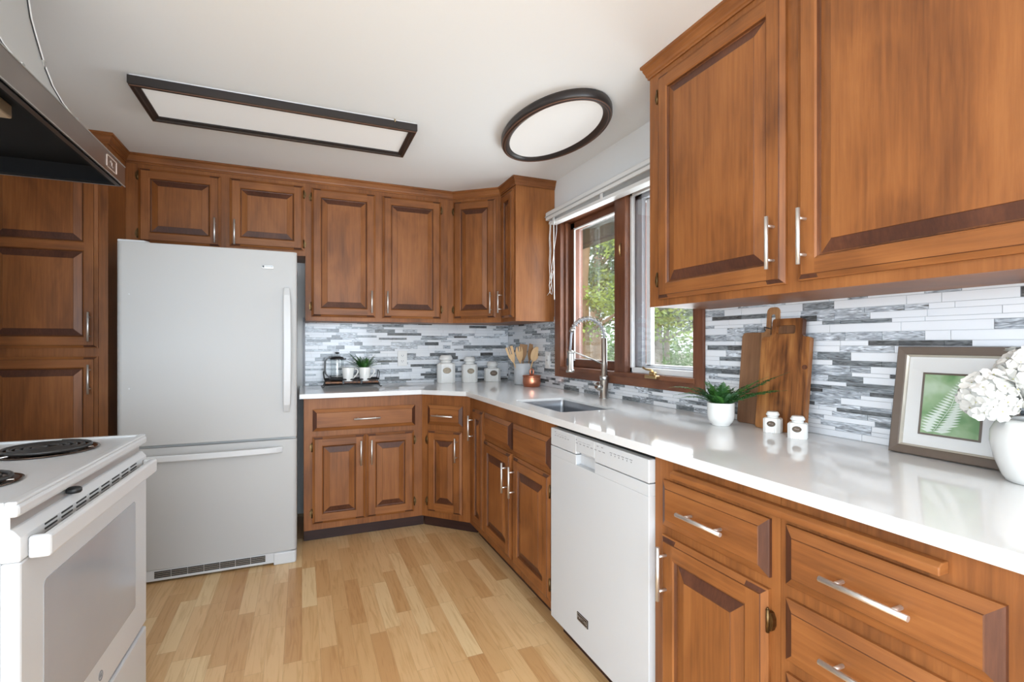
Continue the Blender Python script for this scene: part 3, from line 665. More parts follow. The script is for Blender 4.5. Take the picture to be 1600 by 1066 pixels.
MB().lathe([(.020, .148), (.022, .150), (.022, .160), (.017, .168), (.016, .262), (.015, .266), (.009, .268)], -.2155, 0, 24).build('spray_head', 'nickel', fa)
MB().box(-.236, -.229, -.005, .005, .185, .225).build('spray_button', 'black', fa, bevel=.002)
MB().tube([(-.014, 0, .192), (-.20, 0, .262)], .0042, 10).build('support_arm', 'nickel', fa)
MB().lathe([(.019, .25), (.019, .262)], -.2155, 0, 20).build('dock_ring', 'nickel', fa)

# ================================================================== fridge
fr = thing('refrigerator', 'white two-door fridge with bottom freezer and bowed handles', 'refrigerator', (-.842, 3.0, 0))
FW = .816
MB().box(.004, FW - .004, .062, .82, .035, 1.712).build('cabinet_body', 'enamel2', fr, bevel=.006)
def curved_door(z0, z1, name):
    n = 14; mb = MB(); pts = []
    r = .022
    prof = [(0, .055), (0, r)]
    for k in range(1, 6): a = R(18 * k); prof.append((r - r * math.cos(a), r - r * math.sin(a) + .006))
    for k in range(1, n): x = r + (FW - 2 * r) * k / n; prof.append((x, .006 * (1 - math.sin(PI * k / n)) * 1.0))
    for k in range(0, 6): a = R(90 - 18 * k); prof.append((FW - r + r * math.cos(a), r - r * math.sin(a) + .006))
    prof += [(FW, .055)]
    return mb.prism(prof, z0, z1, axis='z').build(name, 'fridge', fr, bevel=.004)
curved_door(.700, 1.722, 'upper_door'); curved_door(.072, .686, 'freezer_door')
MB().box(.006, FW - .006, .03, .062, .686, .700).build('door_gasket', 'slat', fr)
# vertical handle: flat bowed blade
def ribbon(pts, wv, th, name, mat, parent, bevel=.004):
    """pts centre line, wv width vector (half), th thickness vector (half)"""
    mb = MB(); vs = []
    for i, (p, s) in enumerate(pts):
        p = Vector(p); w_ = Vector(wv) * s; t_ = Vector(th)
        vs += [p - w_ - t_, p + w_ - t_, p + w_ + t_, p - w_ + t_]
    n = len(pts); fs = [(i * 4 + a, i * 4 + (a + 1) % 4, (i + 1) * 4 + (a + 1) % 4, (i + 1) * 4 + a) for i in range(n - 1) for a in range(4)]
    fs += [(3, 2, 1, 0), tuple((n - 1) * 4 + a for a in range(4))]
    return mb.add(vs, fs).build(name, mat, parent, bevel=bevel)
hx = FW - .052
pts = []
for k in range(17):
    f = k / 16; pts.append(((hx + .004 * math.sin(PI * f), -.004 - .040 * math.sin(PI * f) ** .35, .838 + f * .685), 1 - .25 * abs(2 * f - 1) ** 6))
ribbon(pts, (.019, 0, 0), (0, .007, 0), 'upper_handle', 'enamel2', fr, .005)
pts = []
for k in range(25):
    f = k / 24; pts.append(((.045 + f * .70, -.002 - .045 * math.sin(PI * f) ** .45, .636 - .0 + .002 * math.sin(PI * f)), 1))
ribbon(pts, (0, 0, .016), (0, .007, 0), 'freezer_handle', 'enamel2', fr, .005)
MB().prism([(.0, .02), (.11, .02), (.125, .05), (.125, .14), (0, .14)], 1.722, 1.735).build('hinge_cover', 'enamel2', fr, bevel=.004)
g = MB().box(.03, FW - .03, .012, .03, .012, .068); g.build('grille_panel', 'enamel2', fr, bevel=.002)
g = MB()
for r_ in range(4):
    for c in range(7):
        g.box(.155 + c * .0722, .155 + c * .0722 + .070, .0105, .0125, .026 + r_ * .0095, .0315 + r_ * .0095)
g.build('grille_slots', 'slot', fr)
g = MB()
for r_ in range(3): g.box(.155, .66, .0100, .0122, .0325 + r_ * .0095, .0345 + r_ * .0095)
g.build('grille_bars', 'tan', fr)
MB().prism([(.0, .004), (0, .09), (.115, .09), (.115, .015), (.105, .004)], 0.0, .066, mtx=Matrix.Translation((FW - .117, 0, 0))).build('foot', 'enamel2', fr, bevel=.006)
MB().prism([(.0, .004), (0, .09), (.100, .09), (.100, .015), (.09, .004)], 0.0, .066, mtx=Matrix.Translation((.002, 0, 0))).build('foot', 'enamel2', fr, bevel=.006)
MB().box(.642, .700, -.0022, .006, 1.622, 1.640).build('badge', 'badgesilver', fr, bevel=.001)
MB().box(.645, .654, -.0030, .0, 1.628, 1.638).build('badge_mark', 'black', fr)
text('KENMORE', .0085, 'badge_lettering', 'black', fr, (.677, -.0026, 1.633), (R(90), 0, 0))
for (x, z) in ((.052, 1.46), (.052, .99)): MB().lathe([(.004, 0), (.003, .003)], 0, 0, 10, mtx=Matrix.Translation((x, .006, z)) @ Matrix.Rotation(R(90), 4, 'X')).build('hole_plug', 'enamel2', fr)
MB().box(.05, .085, .0055, .009, 1.682, 1.686).build('care_mark', 'slat', fr)

# ================================================================== dishwasher
dw = thing('dishwasher', 'white built-in dishwasher with recessed pull under the counter', 'dishwasher', (.957, 1.842, 0), -PI / 2)
DW = .634
MB().box(.006, DW - .006, .028, .58, .085, .868).build('tub', 'slot', dw)
MB().box(.0, DW, .06, .08, 0, .085).build('toe_kick', 'kick', dw)
d = MB(); d.box(0, DW, 0, .028, .082, .755).box(0, .205, 0, .028, .755, .792).box(.335, DW, 0, .028, .755, .792).box(.205, .335, .022, .028, .755, .792); d.build('door', 'enamel', dw, bevel=.0015)
MB().box(.205, .335, .023, .028, .792, .806).build('pull_pocket', 'enamel', dw)
c = MB(); c.box(0, .205, .0, .028, .7945, .866).box(.335, DW, 0, .028, .7945, .866).box(.205, .335, 0, .028, .806, .866)
c.build('control_panel', 'enamel', dw, bevel=.003)
ik = MB()
def dash(x, z, w_=.008, h_=.0022): ik.box(x, x + w_, -.0006, .001, z, z + h_)
for i in range(6): dash(.035 + i * .021, .838 + (i % 2) * .001, .011)
for i in range(4): dash(.038 + i * .026, .847, .017, .0008)
dash(.035, .853, .010)
ik.build('cycle_legend', 'ink', dw); ik = MB()
for i in range(8): dash(.205 + i * .026, .838, .013)
for i in range(3): dash(.222 + i * .030, .847, .024, .0008)
dash(.350, .853, .011); dash(.378, .853, .011); dash(.205, .850, .008)
ik.build('option_legend', 'ink', dw); ik = MB()
for i in range(6): dash(.430 + i * .022, .846, .014, .0022); dash(.436 + i * .022, .838, .004, .004)
ik.build('status_legend', 'ink', dw)
MB().box(.217, .292, -.003, .001, .176, .206).build('badge', 'badge', dw, bevel=.001)
MB().box(.219, .290, -.0036, -.002, .2025, .2045).box(.219, .221, -.0036, -.002, .178, .2045).box(.288, .290, -.0036, -.002, .178, .2045).box(.219, .290, -.0036, -.002, .178, .1797).build('badge_border', 'badgesilver', dw)
text('MAYTAG', .0165, 'badge_lettering', 'badgesilver', dw, (.2545, -.0034, .191), (R(90), 0, 0))

# ================================================================== range
rg_ = thing('electric_range', 'white electric coil stove with grey oven door window', 'stove', (-.482, 1.603, 0), R(90 - 1.4))
RW = .378
MB().box(-RW + .004, RW - .004, .03, .66, .03, .858).build('body', 'enamel', rg_, bevel=.004)
MB().box(-RW + .012, RW - .012, .05, .65, .858, .887).build('cooktop_gap_shade', 'slot', rg_)  # near-black block put in as the shade of the gap below the cooktop
# cooktop with raised lip
ct = MB(); lip = [(0, .884), (0, .908), (.006, .914), (.020, .916), (.030, .912), (.04, .9105)]
ct.box(-.3825, .3825, .0, .665, .886, .911)
ct.build('cooktop', 'enamel', rg_, bevel=.007)
lp = MB(); lp.box(-.380, .380, .003, .022, .909, .9165).box(-.380, -.362, .022, .66, .909, .9165).box(.362, .380, .022, .66, .909, .9165).build('cooktop_lip', 'enamel', rg_, bevel=.003)
# backguard
MB().box(-.38, .38, .62, .68, .91, 1.06).build('backguard', 'enamel', rg_, bevel=.01)
def burner(lx, ly, r):
    dp = MB().lathe([(r, .9125), (r + .002, .9155), (r - .006, .9150), (r - .014, .9128), (r * .45, .9118), (.02, .9118)], lx, ly, 48); dp.build('drip_pan', 'drip', rg_)
    pts = []; turns = int((r - .03) / .0165) ; st_ = turns * 26; r0, r1 = .018, r - .016
    for i in range(st_ + 1):
        f = i / st_; a = 2 * PI * turns * f; rr_ = r0 + (r1 - r0) * f; pts.append((lx + rr_ * math.cos(a), ly + rr_ * math.sin(a), .9215))
    MB().tube(pts, .0052, 8).build('coil', 'coil', rg_)
    sp = MB()
    for a in (30, 150, 270): sp.tube([(lx, ly, .9155), (lx + (r - .008) * math.cos(R(a)), ly + (r - .008) * math.sin(R(a)), .9165)], .002, 6)
    sp.build('coil_support', 'chrome', rg_)
burner(.195, .190, .118); burner(-.175, .180, .092); burner(.195, .46, .092); burner(-.175, .46, .118)
# recess under lip, latch
MB().box(-RW + .01, RW - .01, .018, .05, .852, .885).build('manifold_panel', 'duct', rg_)
MB().lathe([(.013, .866), (.015, .869), (.015, .876), (.011, .879)], -.135, .006, 20).build('door_latch', 'black', rg_)
# oven door: white glass slab with top vent strip and window
d = MB().box(-RW + .002, RW - .002, .0, .03, .300, .800); d.build('oven_door', 'enamel', rg_, bevel=.005)
v = MB(); v.prism([(0.0, .8005), (.0, .846), (.012, .862), (.03, .862), (.03, .8005)], -RW + .002, RW - .002, axis='x').build('door_top_trim', 'enamel2', rg_, bevel=.003)
vs_ = MB()
for c in range(8):
    x0 = -.285 + c * .0725
    for r_ in range(4): vs_.box(x0, x0 + .052, -.0012, .002, .812 + r_ * .0095, .8155 + r_ * .0095)
vs_.build('door_vents', 'slot', rg_)
# window glass
wr_ = []
w0, w1, z0, z1, r_ = -.290, .265, .40, .728, .012
for (cx, cz, a0) in ((w1 - r_, z1 - r_, 0), (w0 + r_, z1 - r_, 90), (w0 + r_, z0 + r_, 180), (w1 - r_, z0 + r_, 270)):
    for k in range(5): a = R(a0 + 22.5 * k); wr_.append((cx + r_ * math.cos(a), cz + r_ * math.sin(a)))
MB().prism(wr_[::-1], -.0012, .002, axis='y').build('door_window', 'ovenglass', rg_)
hd = MB(); hp = [(-.350, -.034), (-.350, -.006), (-.342, .0), (-.345, 0)]
MB().prism([(-.352, 0), (-.352, -.036), (.352, -.036), (.352, 0), (.335, 0), (.335, -.018), (-.335, -.018), (-.335, 0)], .796, .840).build('door_handle', 'enamel2', rg_, bevel=.006)
MB().box(-RW + .002, RW - .002, .0, .03, .06, .286).build('storage_drawer', 'enamel', rg_, bevel=.006)
MB().box(-RW + .01, RW - .01, .03, .05, .0, .06).build('toe_plate', 'slot', rg_)
rl = [(.0115 * math.cos(2 * PI * k / 24), 0, .0115 * math.sin(2 * PI * k / 24)) for k in range(24)]
MB().tube([(x + .0, -.0008, z + .352) for x, _, z in rl], .0011, 6, closed=True).build('logo_ring', 'ink', rg_)
text('GE', .0115, 'logo_lettering', 'ink', rg_, (0, -.0006, .352), (R(90), 0, 0))

# ================================================================== hood
ho = thing('range_hood', 'dark brown steel range hood with curved grey duct above the stove', 'range hood', (-.535, 1.612, 1.729), R(90))
# local: x along wall (+Y world), y back toward wall, z up
HWd = .383
v = MB(); v.add([(-HWd, 0, 0), (HWd, 0, 0), (HWd, 0, .066), (-HWd, 0, .066), (-HWd, .010, .004), (HWd, .010, .004), (HWd, .010, .064), (-HWd, .010, .064)],
                [(0, 1, 2, 3), (7, 6, 5, 4), (0, 4, 5, 1), (3, 2, 6, 7), (0, 3, 7, 4), (1, 5, 6, 2)])
v.build('visor_front', 'hood', ho, bevel=.001)
v = MB().box(-HWd, -HWd + .004, .010, .63, 0, .066).box(HWd - .004, HWd, .010, .63, 0, .066).box(-HWd, HWd, .010, .63, .060, .066); v.build('canopy', 'hood', ho)
MB().box(-HWd + .004, HWd - .004, .0105, .022, -.0005, .0015).build('lower_lip', 'bronze', ho)
v = MB().box(-HWd + .004, HWd - .004, .011, .03, .002, .006).box(-HWd + .004, HWd - .004, .55, .63, .002, .006).box(HWd - .024, HWd - .004, .03, .55, .002, .006).box(-HWd + .004, -HWd + .024, .03, .55, .002, .006).box(-HWd + .02, HWd - .02, .03, .55, .052, .056)
v.box(HWd - .008, HWd - .0045, .012, .62, .001, .058).box(-HWd + .0045, -HWd + .008, .012, .62, .001, .058).box(-HWd + .01, HWd - .01, .0115, .0145, .003, .058)
v.build('underside', 'blackenamel', ho)
MB().box(-HWd + .03, -.06, .10, .20, .020, .052).build('lamp_housing', 'tan', ho, bevel=.004)
MB().lathe([(.010, .045), (.018, .035), (.022, .018), (.016, .004), (.006, .0)][::-1], -.10, .27, 16, sm=True).build('light_bulb', 'bulb', ho)
MB().box(-HWd, HWd, -.0012, .001, .0635, .0662).box(-HWd, HWd, -.0012, .001, -.0005, .0016).build('edge_highlight_strip', 'badgesilver', ho)
lx0, lx1, lz0, lz1 = .215, .300, .014, .052
e = MB(); t_ = .0022
e.box(lx0, lx1, -.0018, 0, lz0, lz0 + t_).box(lx0, lx1, -.0018, 0, lz1 - t_, lz1).box(lx0, lx0 + t_, -.0018, 0, lz0, lz1).box(lx1 - t_, lx1, -.0018, 0, lz0, lz1)
e.build('badge_outline', 'line', ho)
e = MB(); e.tube([(lx0 + .030, -.0012, .040), (lx0 + .036, -.0012, .032), (lx0 + .044, -.0012, .040), (lx0 + .040, -.0012, .028), (lx0 + .048, -.0012, .024), (lx0 + .056, -.0012, .027)], .0011, 6).build('badge_script', 'line', ho)
# curved flue cover (concave front, flat sides)
prof = [(.020, .066), (.045, .106), (.078, .152), (.100, .196), (.118, .251), (.134, .318), (.146, .371), (.152, .420), (.155, .5975)]
def flue(x0, x1):
    mb = MB(); n = len(prof); vs = [(x0, y, z) for y, z in prof] + [(x1, y, z) for y, z in prof] + [(x0, .63, z) for y, z in prof] + [(x1, .63, z) for y, z in prof]
    fs = []
    for i in range(n - 1):
        fs += [(i, i + 1, n + i + 1, n + i)]
    mb.add(vs, fs, 0, True)
    mb.add(vs, [(i, 2 * n + i, 2 * n + i + 1, i + 1) for i in range(n - 1)] + [(n + i, n + i + 1, 3 * n + i + 1, 3 * n + i) for i in range(n - 1)], 0)
    return mb
flue(-.160, .138).build('flue_cover', 'duct', ho)
for x in (-.160, .138):
    r_ = MB(); pts = [(x, y - .001, z) for y, z in prof]; r_.tube(pts, .0016, 6).build('flue_seam', 'slot', ho)
    sg = 1 if x > 0 else 1
    MB().tube([(x + (.009 if x > 0 else .006), y + .002, z) for y, z in prof], .0055, 6).build('edge_trim', 'blind', ho)
    for i in (1, 4):
        y, z = prof[i]; MB().box(x - .003, x + .009, y - .004, y + .006, z - .010, z + .010).build('clip', 'badgesilver', ho)

# ================================================================== ceiling lamps
cl = thing('ceiling_light', 'long rectangular ceiling light with a dark bronze frame', 'ceiling light', (-.063, 2.675, ZC))
hx_, hy_ = .599, .187; fw = .036
f = MB(); zb = -.047
prof = [(0, -.006), (0, zb + .008), (.004, zb + .003), (.008, zb), (.018, zb), (.022, zb + .006), (fw, zb + .012), (fw, -.006)]
def rectframe(mb, hx, hy, prof, mi=0):
    C_ = [(-1, -1), (1, -1), (1, 1), (-1, 1)]; n = len(prof); vs = []
    for sx, sy in C_:
        for (o_, z) in prof: vs.append((sx * (hx - o_), sy * (hy - o_), z))
    fs = [(c * n + i, ((c + 1) % 4) * n + i, ((c + 1) % 4) * n + (i + 1) % n, c * n + (i + 1) % n) for c in range(4) for i in range(n)]
    mb.add(vs, fs, mi); return mb
rectframe(MB(), hx_, hy_, prof).build('frame', 'bronze', cl)
rectframe(MB(), hx_ - .0035, hy_ - .0035, [(0, zb + .0028), (0, zb + .0005), (.002, zb - .0005), (.002, zb + .0028)]).build('frame_line', 'bronzeline', cl)
MB().box(-hx_ + .03, hx_ - .03, -hy_ + .03, hy_ - .03, -.030, -.024).build('diffuser', 'diff', cl, label='white acrylic diffuser')
MB().box(-hx_ + .006, hx_ - .006, -hy_ + .003, hy_ - .006, -.0065, -.0005).build('housing', 'blind', cl)
MB().tube([(.485, -hy_ - .003, -.002), (.487, -hy_ - .012, -.008), (.486, -hy_ - .007, -.016)], .003, 6).build('cable', 'gold', cl)
co = thing('ceiling_light', 'oval ceiling light with a dark bronze ring near the window', 'ceiling light', (1.180, 2.250, ZC))
def ovalring(prof, a, b, seg=72):
    mb = MB(); n = len(prof); vs = []
    for k in range(seg):
        t_ = 2 * PI * k / seg
        for (o_, z) in prof: vs.append(((a - o_) * math.cos(t_), (b - o_) * math.sin(t_), z))
    fs = [(k * n + i, ((k + 1) % seg) * n + i, ((k + 1) % seg) * n + (i + 1) % n, k * n + (i + 1) % n) for k in range(seg) for i in range(n)]
    return mb.add(vs, fs, 0, True)
o = ovalring([(.006, -.0005), (0, -.012), (0, -.036), (.004, -.042), (.014, -.047), (.026, -.045), (.044, -.034), (.046, -.030), (.046, -.0005)], .233, .405).build('frame', 'bronze', co)
ovalring([(.004, -.043), (.006, -.0455), (.009, -.0465), (.009, -.043)], .233, .405).build('frame_line', 'bronzeline', co)
ovalring([(.016, -.0478), (.018, -.049), (.0205, -.0482), (.0205, -.045)], .233, .405).build('frame_line', 'bronzeline', co)
MB().lathe([(1, -.030), (1, -.026)], 0, 0, 72, sx=.189, sy=.361).build('diffuser', 'diff', co, label='white acrylic diffuser')

# ================================================================== wall plates
def wplate(label, loc, rotz, kind):
    t = thing('wall_outlet' if kind == 'outlet' else 'light_switch', label, 'outlet' if kind == 'outlet' else 'switch', loc, rotz)
    MB().box(-.036, .036, -.006, 0, -.058, .058).build('cover_plate', 'plate', t, bevel=.003)
    if kind == 'outlet':
        for z in (-.021, .021):
            MB().prism([(.017 * math.cos(a), .0145 * math.sin(a)) for a in [2 * PI * k / 16 for k in range(16)]], -.008, -.0055, axis='y', mtx=Matrix.Translation((0, 0, z))).build('socket', 'plate', t)
            MB().box(-.008, -.0055, -.0088, -.007, z - .002, z + .006).box(.0055, .008, -.0088, -.007, z - .002, z + .006).box(-.002, .002, -.0088, -.007, z - .009, z - .005).build('socket_slots', 'slot', t)
    else:
        MB().box(-.016, .016, -.009, -.0055, -.033, .033).build('rocker', 'plate', t, bevel=.002)
        MB().box(-.012, .012, -.0095, -.0085, -.006, .006).build('test_button', 'slat', t)
    return t
wplate('white double wall outlet on back tiles right of the tray fern', (.711, YW - .0066, 1.101), 0, 'outlet')
wplate('white wall switch plate on side tiles between crock and window frame', (XW - .0066, 3.110, 1.098), -PI / 2, 'switch')

# ================================================================== plants
def frond_mesh(mb, base, azim, L, rise, droop, width, n=22, mi=0, curl=0, seed=0, face=0):
    rg = random.Random(seed); d = Vector((math.cos(azim), math.sin(azim), 0)); sd = Vector((-math.sin(azim), math.cos(azim), 0)); pts = []
    for i in range(n + 1):
        f = i / n; pts.append(Vector(base) + d * (L * (f * math.cos(rise) + .12 * f * f)) + Vector((0, 0, 1)) * (L * (f * math.sin(rise) - droop * f * f)) + sd * (curl * L * f * f))
    mb.tube(pts, [.0012 * (1 - .7 * i / n) for i in range(n + 1)], 5, mi)
    for i in range(2, n):
        f = i / n; tdir = (pts[i + 1] - pts[i]).normalized(); w_ = width * (math.sin(PI * min(1, .12 + f * .95)) ** .7) * (1 - .35 * f)
        up = sd.cross(tdir).normalized() * -1
        if up.z < 0: up = -up
        for s_ in (-1, 1):
            dirv = (sd * s_ * .93 + tdir * .35 + up * rg.uniform(-.1, .25)).normalized(); hw = tdir * (L / n * .34)
            p = pts[i]; q = p + dirv * w_ * .55 + up * w_ * .08; e_ = p + dirv * w_ - up * w_ * .10
            mb.add([p - hw * .5, q - hw, e_, q + hw, p + hw * .5], [(0, 1, 2, 3, 4)], mi)
    return mb
# large fern in white pot
pt = thing('potted_fern', 'green fern in a smooth white pot beside the cutting boards', 'plant', (1.432, 1.392, CT))
MB().lathe([(.029, 0), (.032, .001), (.033, .005), (.039, .011), (.0445, .022), (.0475, .036), (.0475, .083), (.0465, .085), (.044, .083), (.0435, .074), (.002, .072)], 0, 0, 40).build('pot', 'ceramic', pt)
MB().lathe([(.0435, .072), (.025, .075), (.003, .077)], 0, 0, 24, capb=False).build('soil', 'soil', pt)
fm = MB()
# (azim, L, rise, droop, width)
cr = R(-22.963)   # image-right direction in xy is at -23 deg
spec = []
for k in range(32): spec.append((rnd.uniform(0, 2 * PI), rnd.uniform(.08, .13), R(rnd.uniform(48, 82)), rnd.uniform(.15, .45), .026))
spec += [(cr + PI - .10, .215, R(46), .42, .038), (cr + PI + .25, .165, R(50), .46, .032), (cr + PI + .05, .160, R(34), .40, .030), (cr + PI - .5, .15, R(60), .45, .03), (cr + PI - .25, .18, R(42), .5, .032),
         (R(-66), .245, R(40), .10, .042), (R(-60), .20, R(34), .22, .040), (R(-76), .225, R(29), .16, .040), (R(-70), .20, R(50), .2, .034), (R(-50), .15, R(60), .3, .03), (cr - .5, .14, R(50), .45, .03), (cr + PI + 1.2, .14, R(66), .3, .03), (cr + PI - 1.2, .14, R(66), .3, .03), (cr - 1.3, .12, R(60), .4, .03)]
for i, (a, L, r_, dr, wd) in enumerate(spec):
    b_ = (.014 * math.cos(a), .014 * math.sin(a), .074); frond_mesh(fm, b_, a, L, r_, dr, wd, n=34, mi=i % 2, seed=i)
fm.build('fronds', ['fern', 'fernd'], pt)

# ================================================================== cutting boards
def board(name, label, outline, holes, loc, lean, rotz, th, mat, strips=None, kn=None):
    t = bpy.data.objects.new(name, None)
    bm = bmesh.new(); 
    def lp(pts, y): vs = [bm.verts.new((p[0], y, p[1])) for p in pts]; return vs, [bm.edges.new((vs[i], vs[(i + 1) % len(vs)])) for i in range(len(vs))]
    loops = [outline] + holes; idx = []
    for y in (0, th):
        es = []
        for l in loops: vs, e = lp(l, y); es += e
        bmesh.ops.triangle_fill(bm, edges=es, use_beauty=True)
    V = list(bm.verts); tot = sum(len(l) for l in loops); b = 0
    for l in loops:
        n = len(l)
        for i in range(n): bm.faces.new((V[b + i], V[b + (i + 1) % n], V[tot + b + (i + 1) % n], V[tot + b + i]))
        b += n
    if strips:
        bmesh.ops.bisect_plane(bm, geom=bm.verts[:] + bm.edges[:] + bm.faces[:], plane_co=(strips, 0, 0), plane_no=(1, 0, 0))
    bmesh.ops.recalc_face_normals(bm, faces=bm.faces)
    me = bpy.data.meshes.new(name); bm.to_mesh(me); bm.free()
    for m_ in mat: me.materials.append(M[m_])
    if strips:
        for p in me.polygons:
            if p.center.x > strips: p.material_index = 1
    o = bpy.data.objects.new(name, me); COL.objects.link(o); o.location = loc; o.rotation_euler = (lean, 0, rotz)
    md = o.modifiers.new('bevel', 'BEVEL'); md.width = .0025; md.segments = 2; md.limit_method = 'ANGLE'; md.angle_limit = R(50)
    return tag(o, label, 'cutting board')
def arcp(cx, cz, r, a0, a1, n=6): return [(cx + r * math.cos(R(a0 + (a1 - a0) * k / n)), cz + r * math.sin(R(a0 + (a1 - a0) * k / n))) for k in range(n + 1)]
def rrect(x0, x1, z0, z1, r): return arcp(x1 - r, z1 - r, r, 0, 90, 4) + arcp(x0 + r, z1 - r, r, 90, 180, 4) + arcp(x0 + r, z0 + r, r, 180, 270, 4) + arcp(x1 - r, z0 + r, r, 270, 360, 4)
# local x runs toward the camera side (-Y world) when rotz=-90
bw, bh = .205, .345
out = arcp(.012, .012, .012, 180, 270, 4) + arcp(bw - .012, .012, .012, 270, 360, 4) + arcp(bw - .016, bh - .016, .016, 0, 90, 4)
out += arcp(.160 + .014, bh + .014, .014, 270, 180, 4) + arcp(.160 - .018, bh + .092 - .018, .018, 0, 90, 5) + arcp(.106 + .018, bh + .092 - .018, .018, 90, 180, 5) + arcp(.106 - .012, bh + .012, .012, 0, -90, 4)
out += arcp(.018, bh - .018, .018, 90, 180, 4)
bo = board('cutting_board', 'walnut and pale paddle cutting board standing behind the darker one', out, [rrect(.124, .142, bh - .012, bh + .066, .008)], (1.5545, 1.432, CT + .001), R(-5.0), -PI / 2, .016, ['walnut', 'oak'], strips=.088)
tw = MB().tube([(.128, -.001, bh + .012), (.112, -.003, bh + .016), (.100, -.002, bh + .020), (.098, .001, bh + .012), (.106, -.003, bh + .006)], .0017, 6).build('twine_loop', 'black', bo)
bw, bh = .190, .328
out = arcp(.010, .010, .010, 180, 270, 4) + arcp(bw - .010, .010, .010, 270, 360, 4) + arcp(bw - .012, bh - .010, .010, 0, 90, 4)
out += arcp(.158 + .012, bh + .012, .012, 270, 180, 4) + arcp(.158 - .010, bh + .064 - .010, .010, 0, 90, 4) + arcp(.040 + .010, bh + .064 - .010, .010, 90, 180, 4) + arcp(.040 - .012, bh + .012, .012, 0, -90, 4)
out += arcp(.012, bh - .012, .012, 90, 180, 4)
b2 = board('cutting_board', 'reddish acacia cutting board with slot handle leaning in front', out, [rrect(.058, .132, bh + .010, bh + .040, .008)], (1.512, 1.312, CT + .001), R(-6.2), -PI / 2, .018, ['acacia'])
def knot(parent):
    mb = MB()
    mb.prism([(.010 * math.cos(2 * PI * k / 20), .008 * math.sin(2 * PI * k / 20)) for k in range(20)], -.0006, .0004, axis='y', mtx=Matrix.Translation((.176, 0, .225)))
    return mb.build('wood_knot', 'edge', parent)
knot(b2)
MB().box(.056, .134, .011, .0155, bh + .008, bh + .042).build('handle_recess', 'walnut', b2)

# ================================================================== canisters
def ribbed(name, label, loc, rotz, w, h, neckr, lidh, plaque, cat, group, ribs=9):
    t = thing(name, label, cat, loc, rotz, group)
    c = w * .16; a = w / 2
    base = [(-a + c, -a), (a - c, -a), (a, -a + c), (a, a - c), (a - c, a), (-a + c, a), (-a, a - c), (-a, -a + c)]
    body = MB()
    # ribbed outline: little flutes on each long face
    def outline(s_, ribd):
        pts = []
        for i in range(8):
            p, q = Vector(base[i]), Vector(base[(i + 1) % 8]); L = (q - p).length; dd = (q - p).normalized(); nn = Vector((dd.y, -dd.x))
            if i % 2 == 0:
                nr = ribs
                for k in range(nr):
                    for (u, o_) in ((.15, 0), (.5, ribd), (.85, 0)):
                        pts.append((p + dd * (L * (k + u) / nr) + nn * o_) * s_)
            else: pts += [p * s_, q * s_]
        return pts
    n = len(outline(1, 0)); vs = []; rowspec = [(0.97, 0, 0), (1, h * .015, w * .018), (1, h * .80, w * .018), (1, h * .83, 0), (.93, h * .875, 0), (.80, h * .90, 0)]
    for (s_, z, rb) in rowspec: vs += [(p.x, p.y, z) for p in outline(s_, rb)]
    fs = [(i * n + k, i * n + (k + 1) % n, (i + 1) * n + (k + 1) % n, (i + 1) * n + k) for i in range(len(rowspec) - 1) for k in range(n)] + [tuple(range(n - 1, -1, -1)), tuple((len(rowspec) - 1) * n + k for k in range(n))]
    body.add(vs, fs).lathe([(neckr * .92, h * .895), (neckr * .92, h)], 0, 0, 28)
    body.build('body', 'ceramic', t)
    lid = MB().lathe([(neckr * .95, h * 1.0), (neckr * 1.12, h + lidh * .15), (neckr * 1.15, h + lidh * .45), (neckr * 1.02, h + lidh * .6), (neckr * 1.0, h + lidh * .8), (neckr * .8, h + lidh)], 0, 0, 32)
    lid.build('lid', 'ceramic', t)
    ov = [(w * .25 * math.cos(2 * PI * k / 28), w * .185 * math.sin(2 * PI * k / 28)) for k in range(28)]
    pz = h * .56
    MB().prism(ov, -a - w * .035, -a + .001, axis='y', mtx=Matrix.Translation((0, 0, pz))).build('plaque', plaque, t, bevel=w * .012, label='oval metal name plaque')
    sc = MB(); sc.tube([(-w * .13, -a - w * .04, pz - w * .01), (-w * .08, -a - w * .04, pz + w * .05), (-w * .04, -a - w * .04, pz - w * .02), (0, -a - w * .04, pz + w * .02), (w * .05, -a - w * .04, pz - w * .01), (w * .13, -a - w * .04, pz + w * .01)], w * .009, 6)
    sc.build('plaque_script', 'silver' if plaque == 'plaque' else 'line', t)
    return t
G1 = 'ribbed white canisters on the back counter'
ribbed('canister', 'tallest ribbed white canister with oval plaque, leftmost on back counter', (1.033, 3.757, CT), R(-8), .128, .172, .045, .042, 'plaque', 'canister', G1)
ribbed('canister', 'middle-height ribbed white canister between the tallest and shortest canisters', (1.222, 3.745, CT), R(-8), .112, .158, .041, .040, 'plaque', 'canister', G1)
ribbed('canister', 'shortest ribbed white canister with dark plaque beside the utensil crock', (1.418, 3.755, CT), R(-10), .118, .120, .040, .038, 'plaquedark', 'canister', G1)
G2 = 'small ribbed shakers in front of the cutting boards'
ribbed('ribbed_shaker', 'small ribbed white shaker left of its twin before the boards', (1.484, 1.214, CT), R(-62), .053, .056, .0185, .015, 'plaquedark', 'shaker', G2, ribs=7)
ribbed('ribbed_shaker', 'small ribbed white shaker right of its twin, nearer the picture', (1.466, 1.108, CT), R(-58), .053, .056, .0185, .015, 'plaquedark', 'shaker', G2, ribs=7)

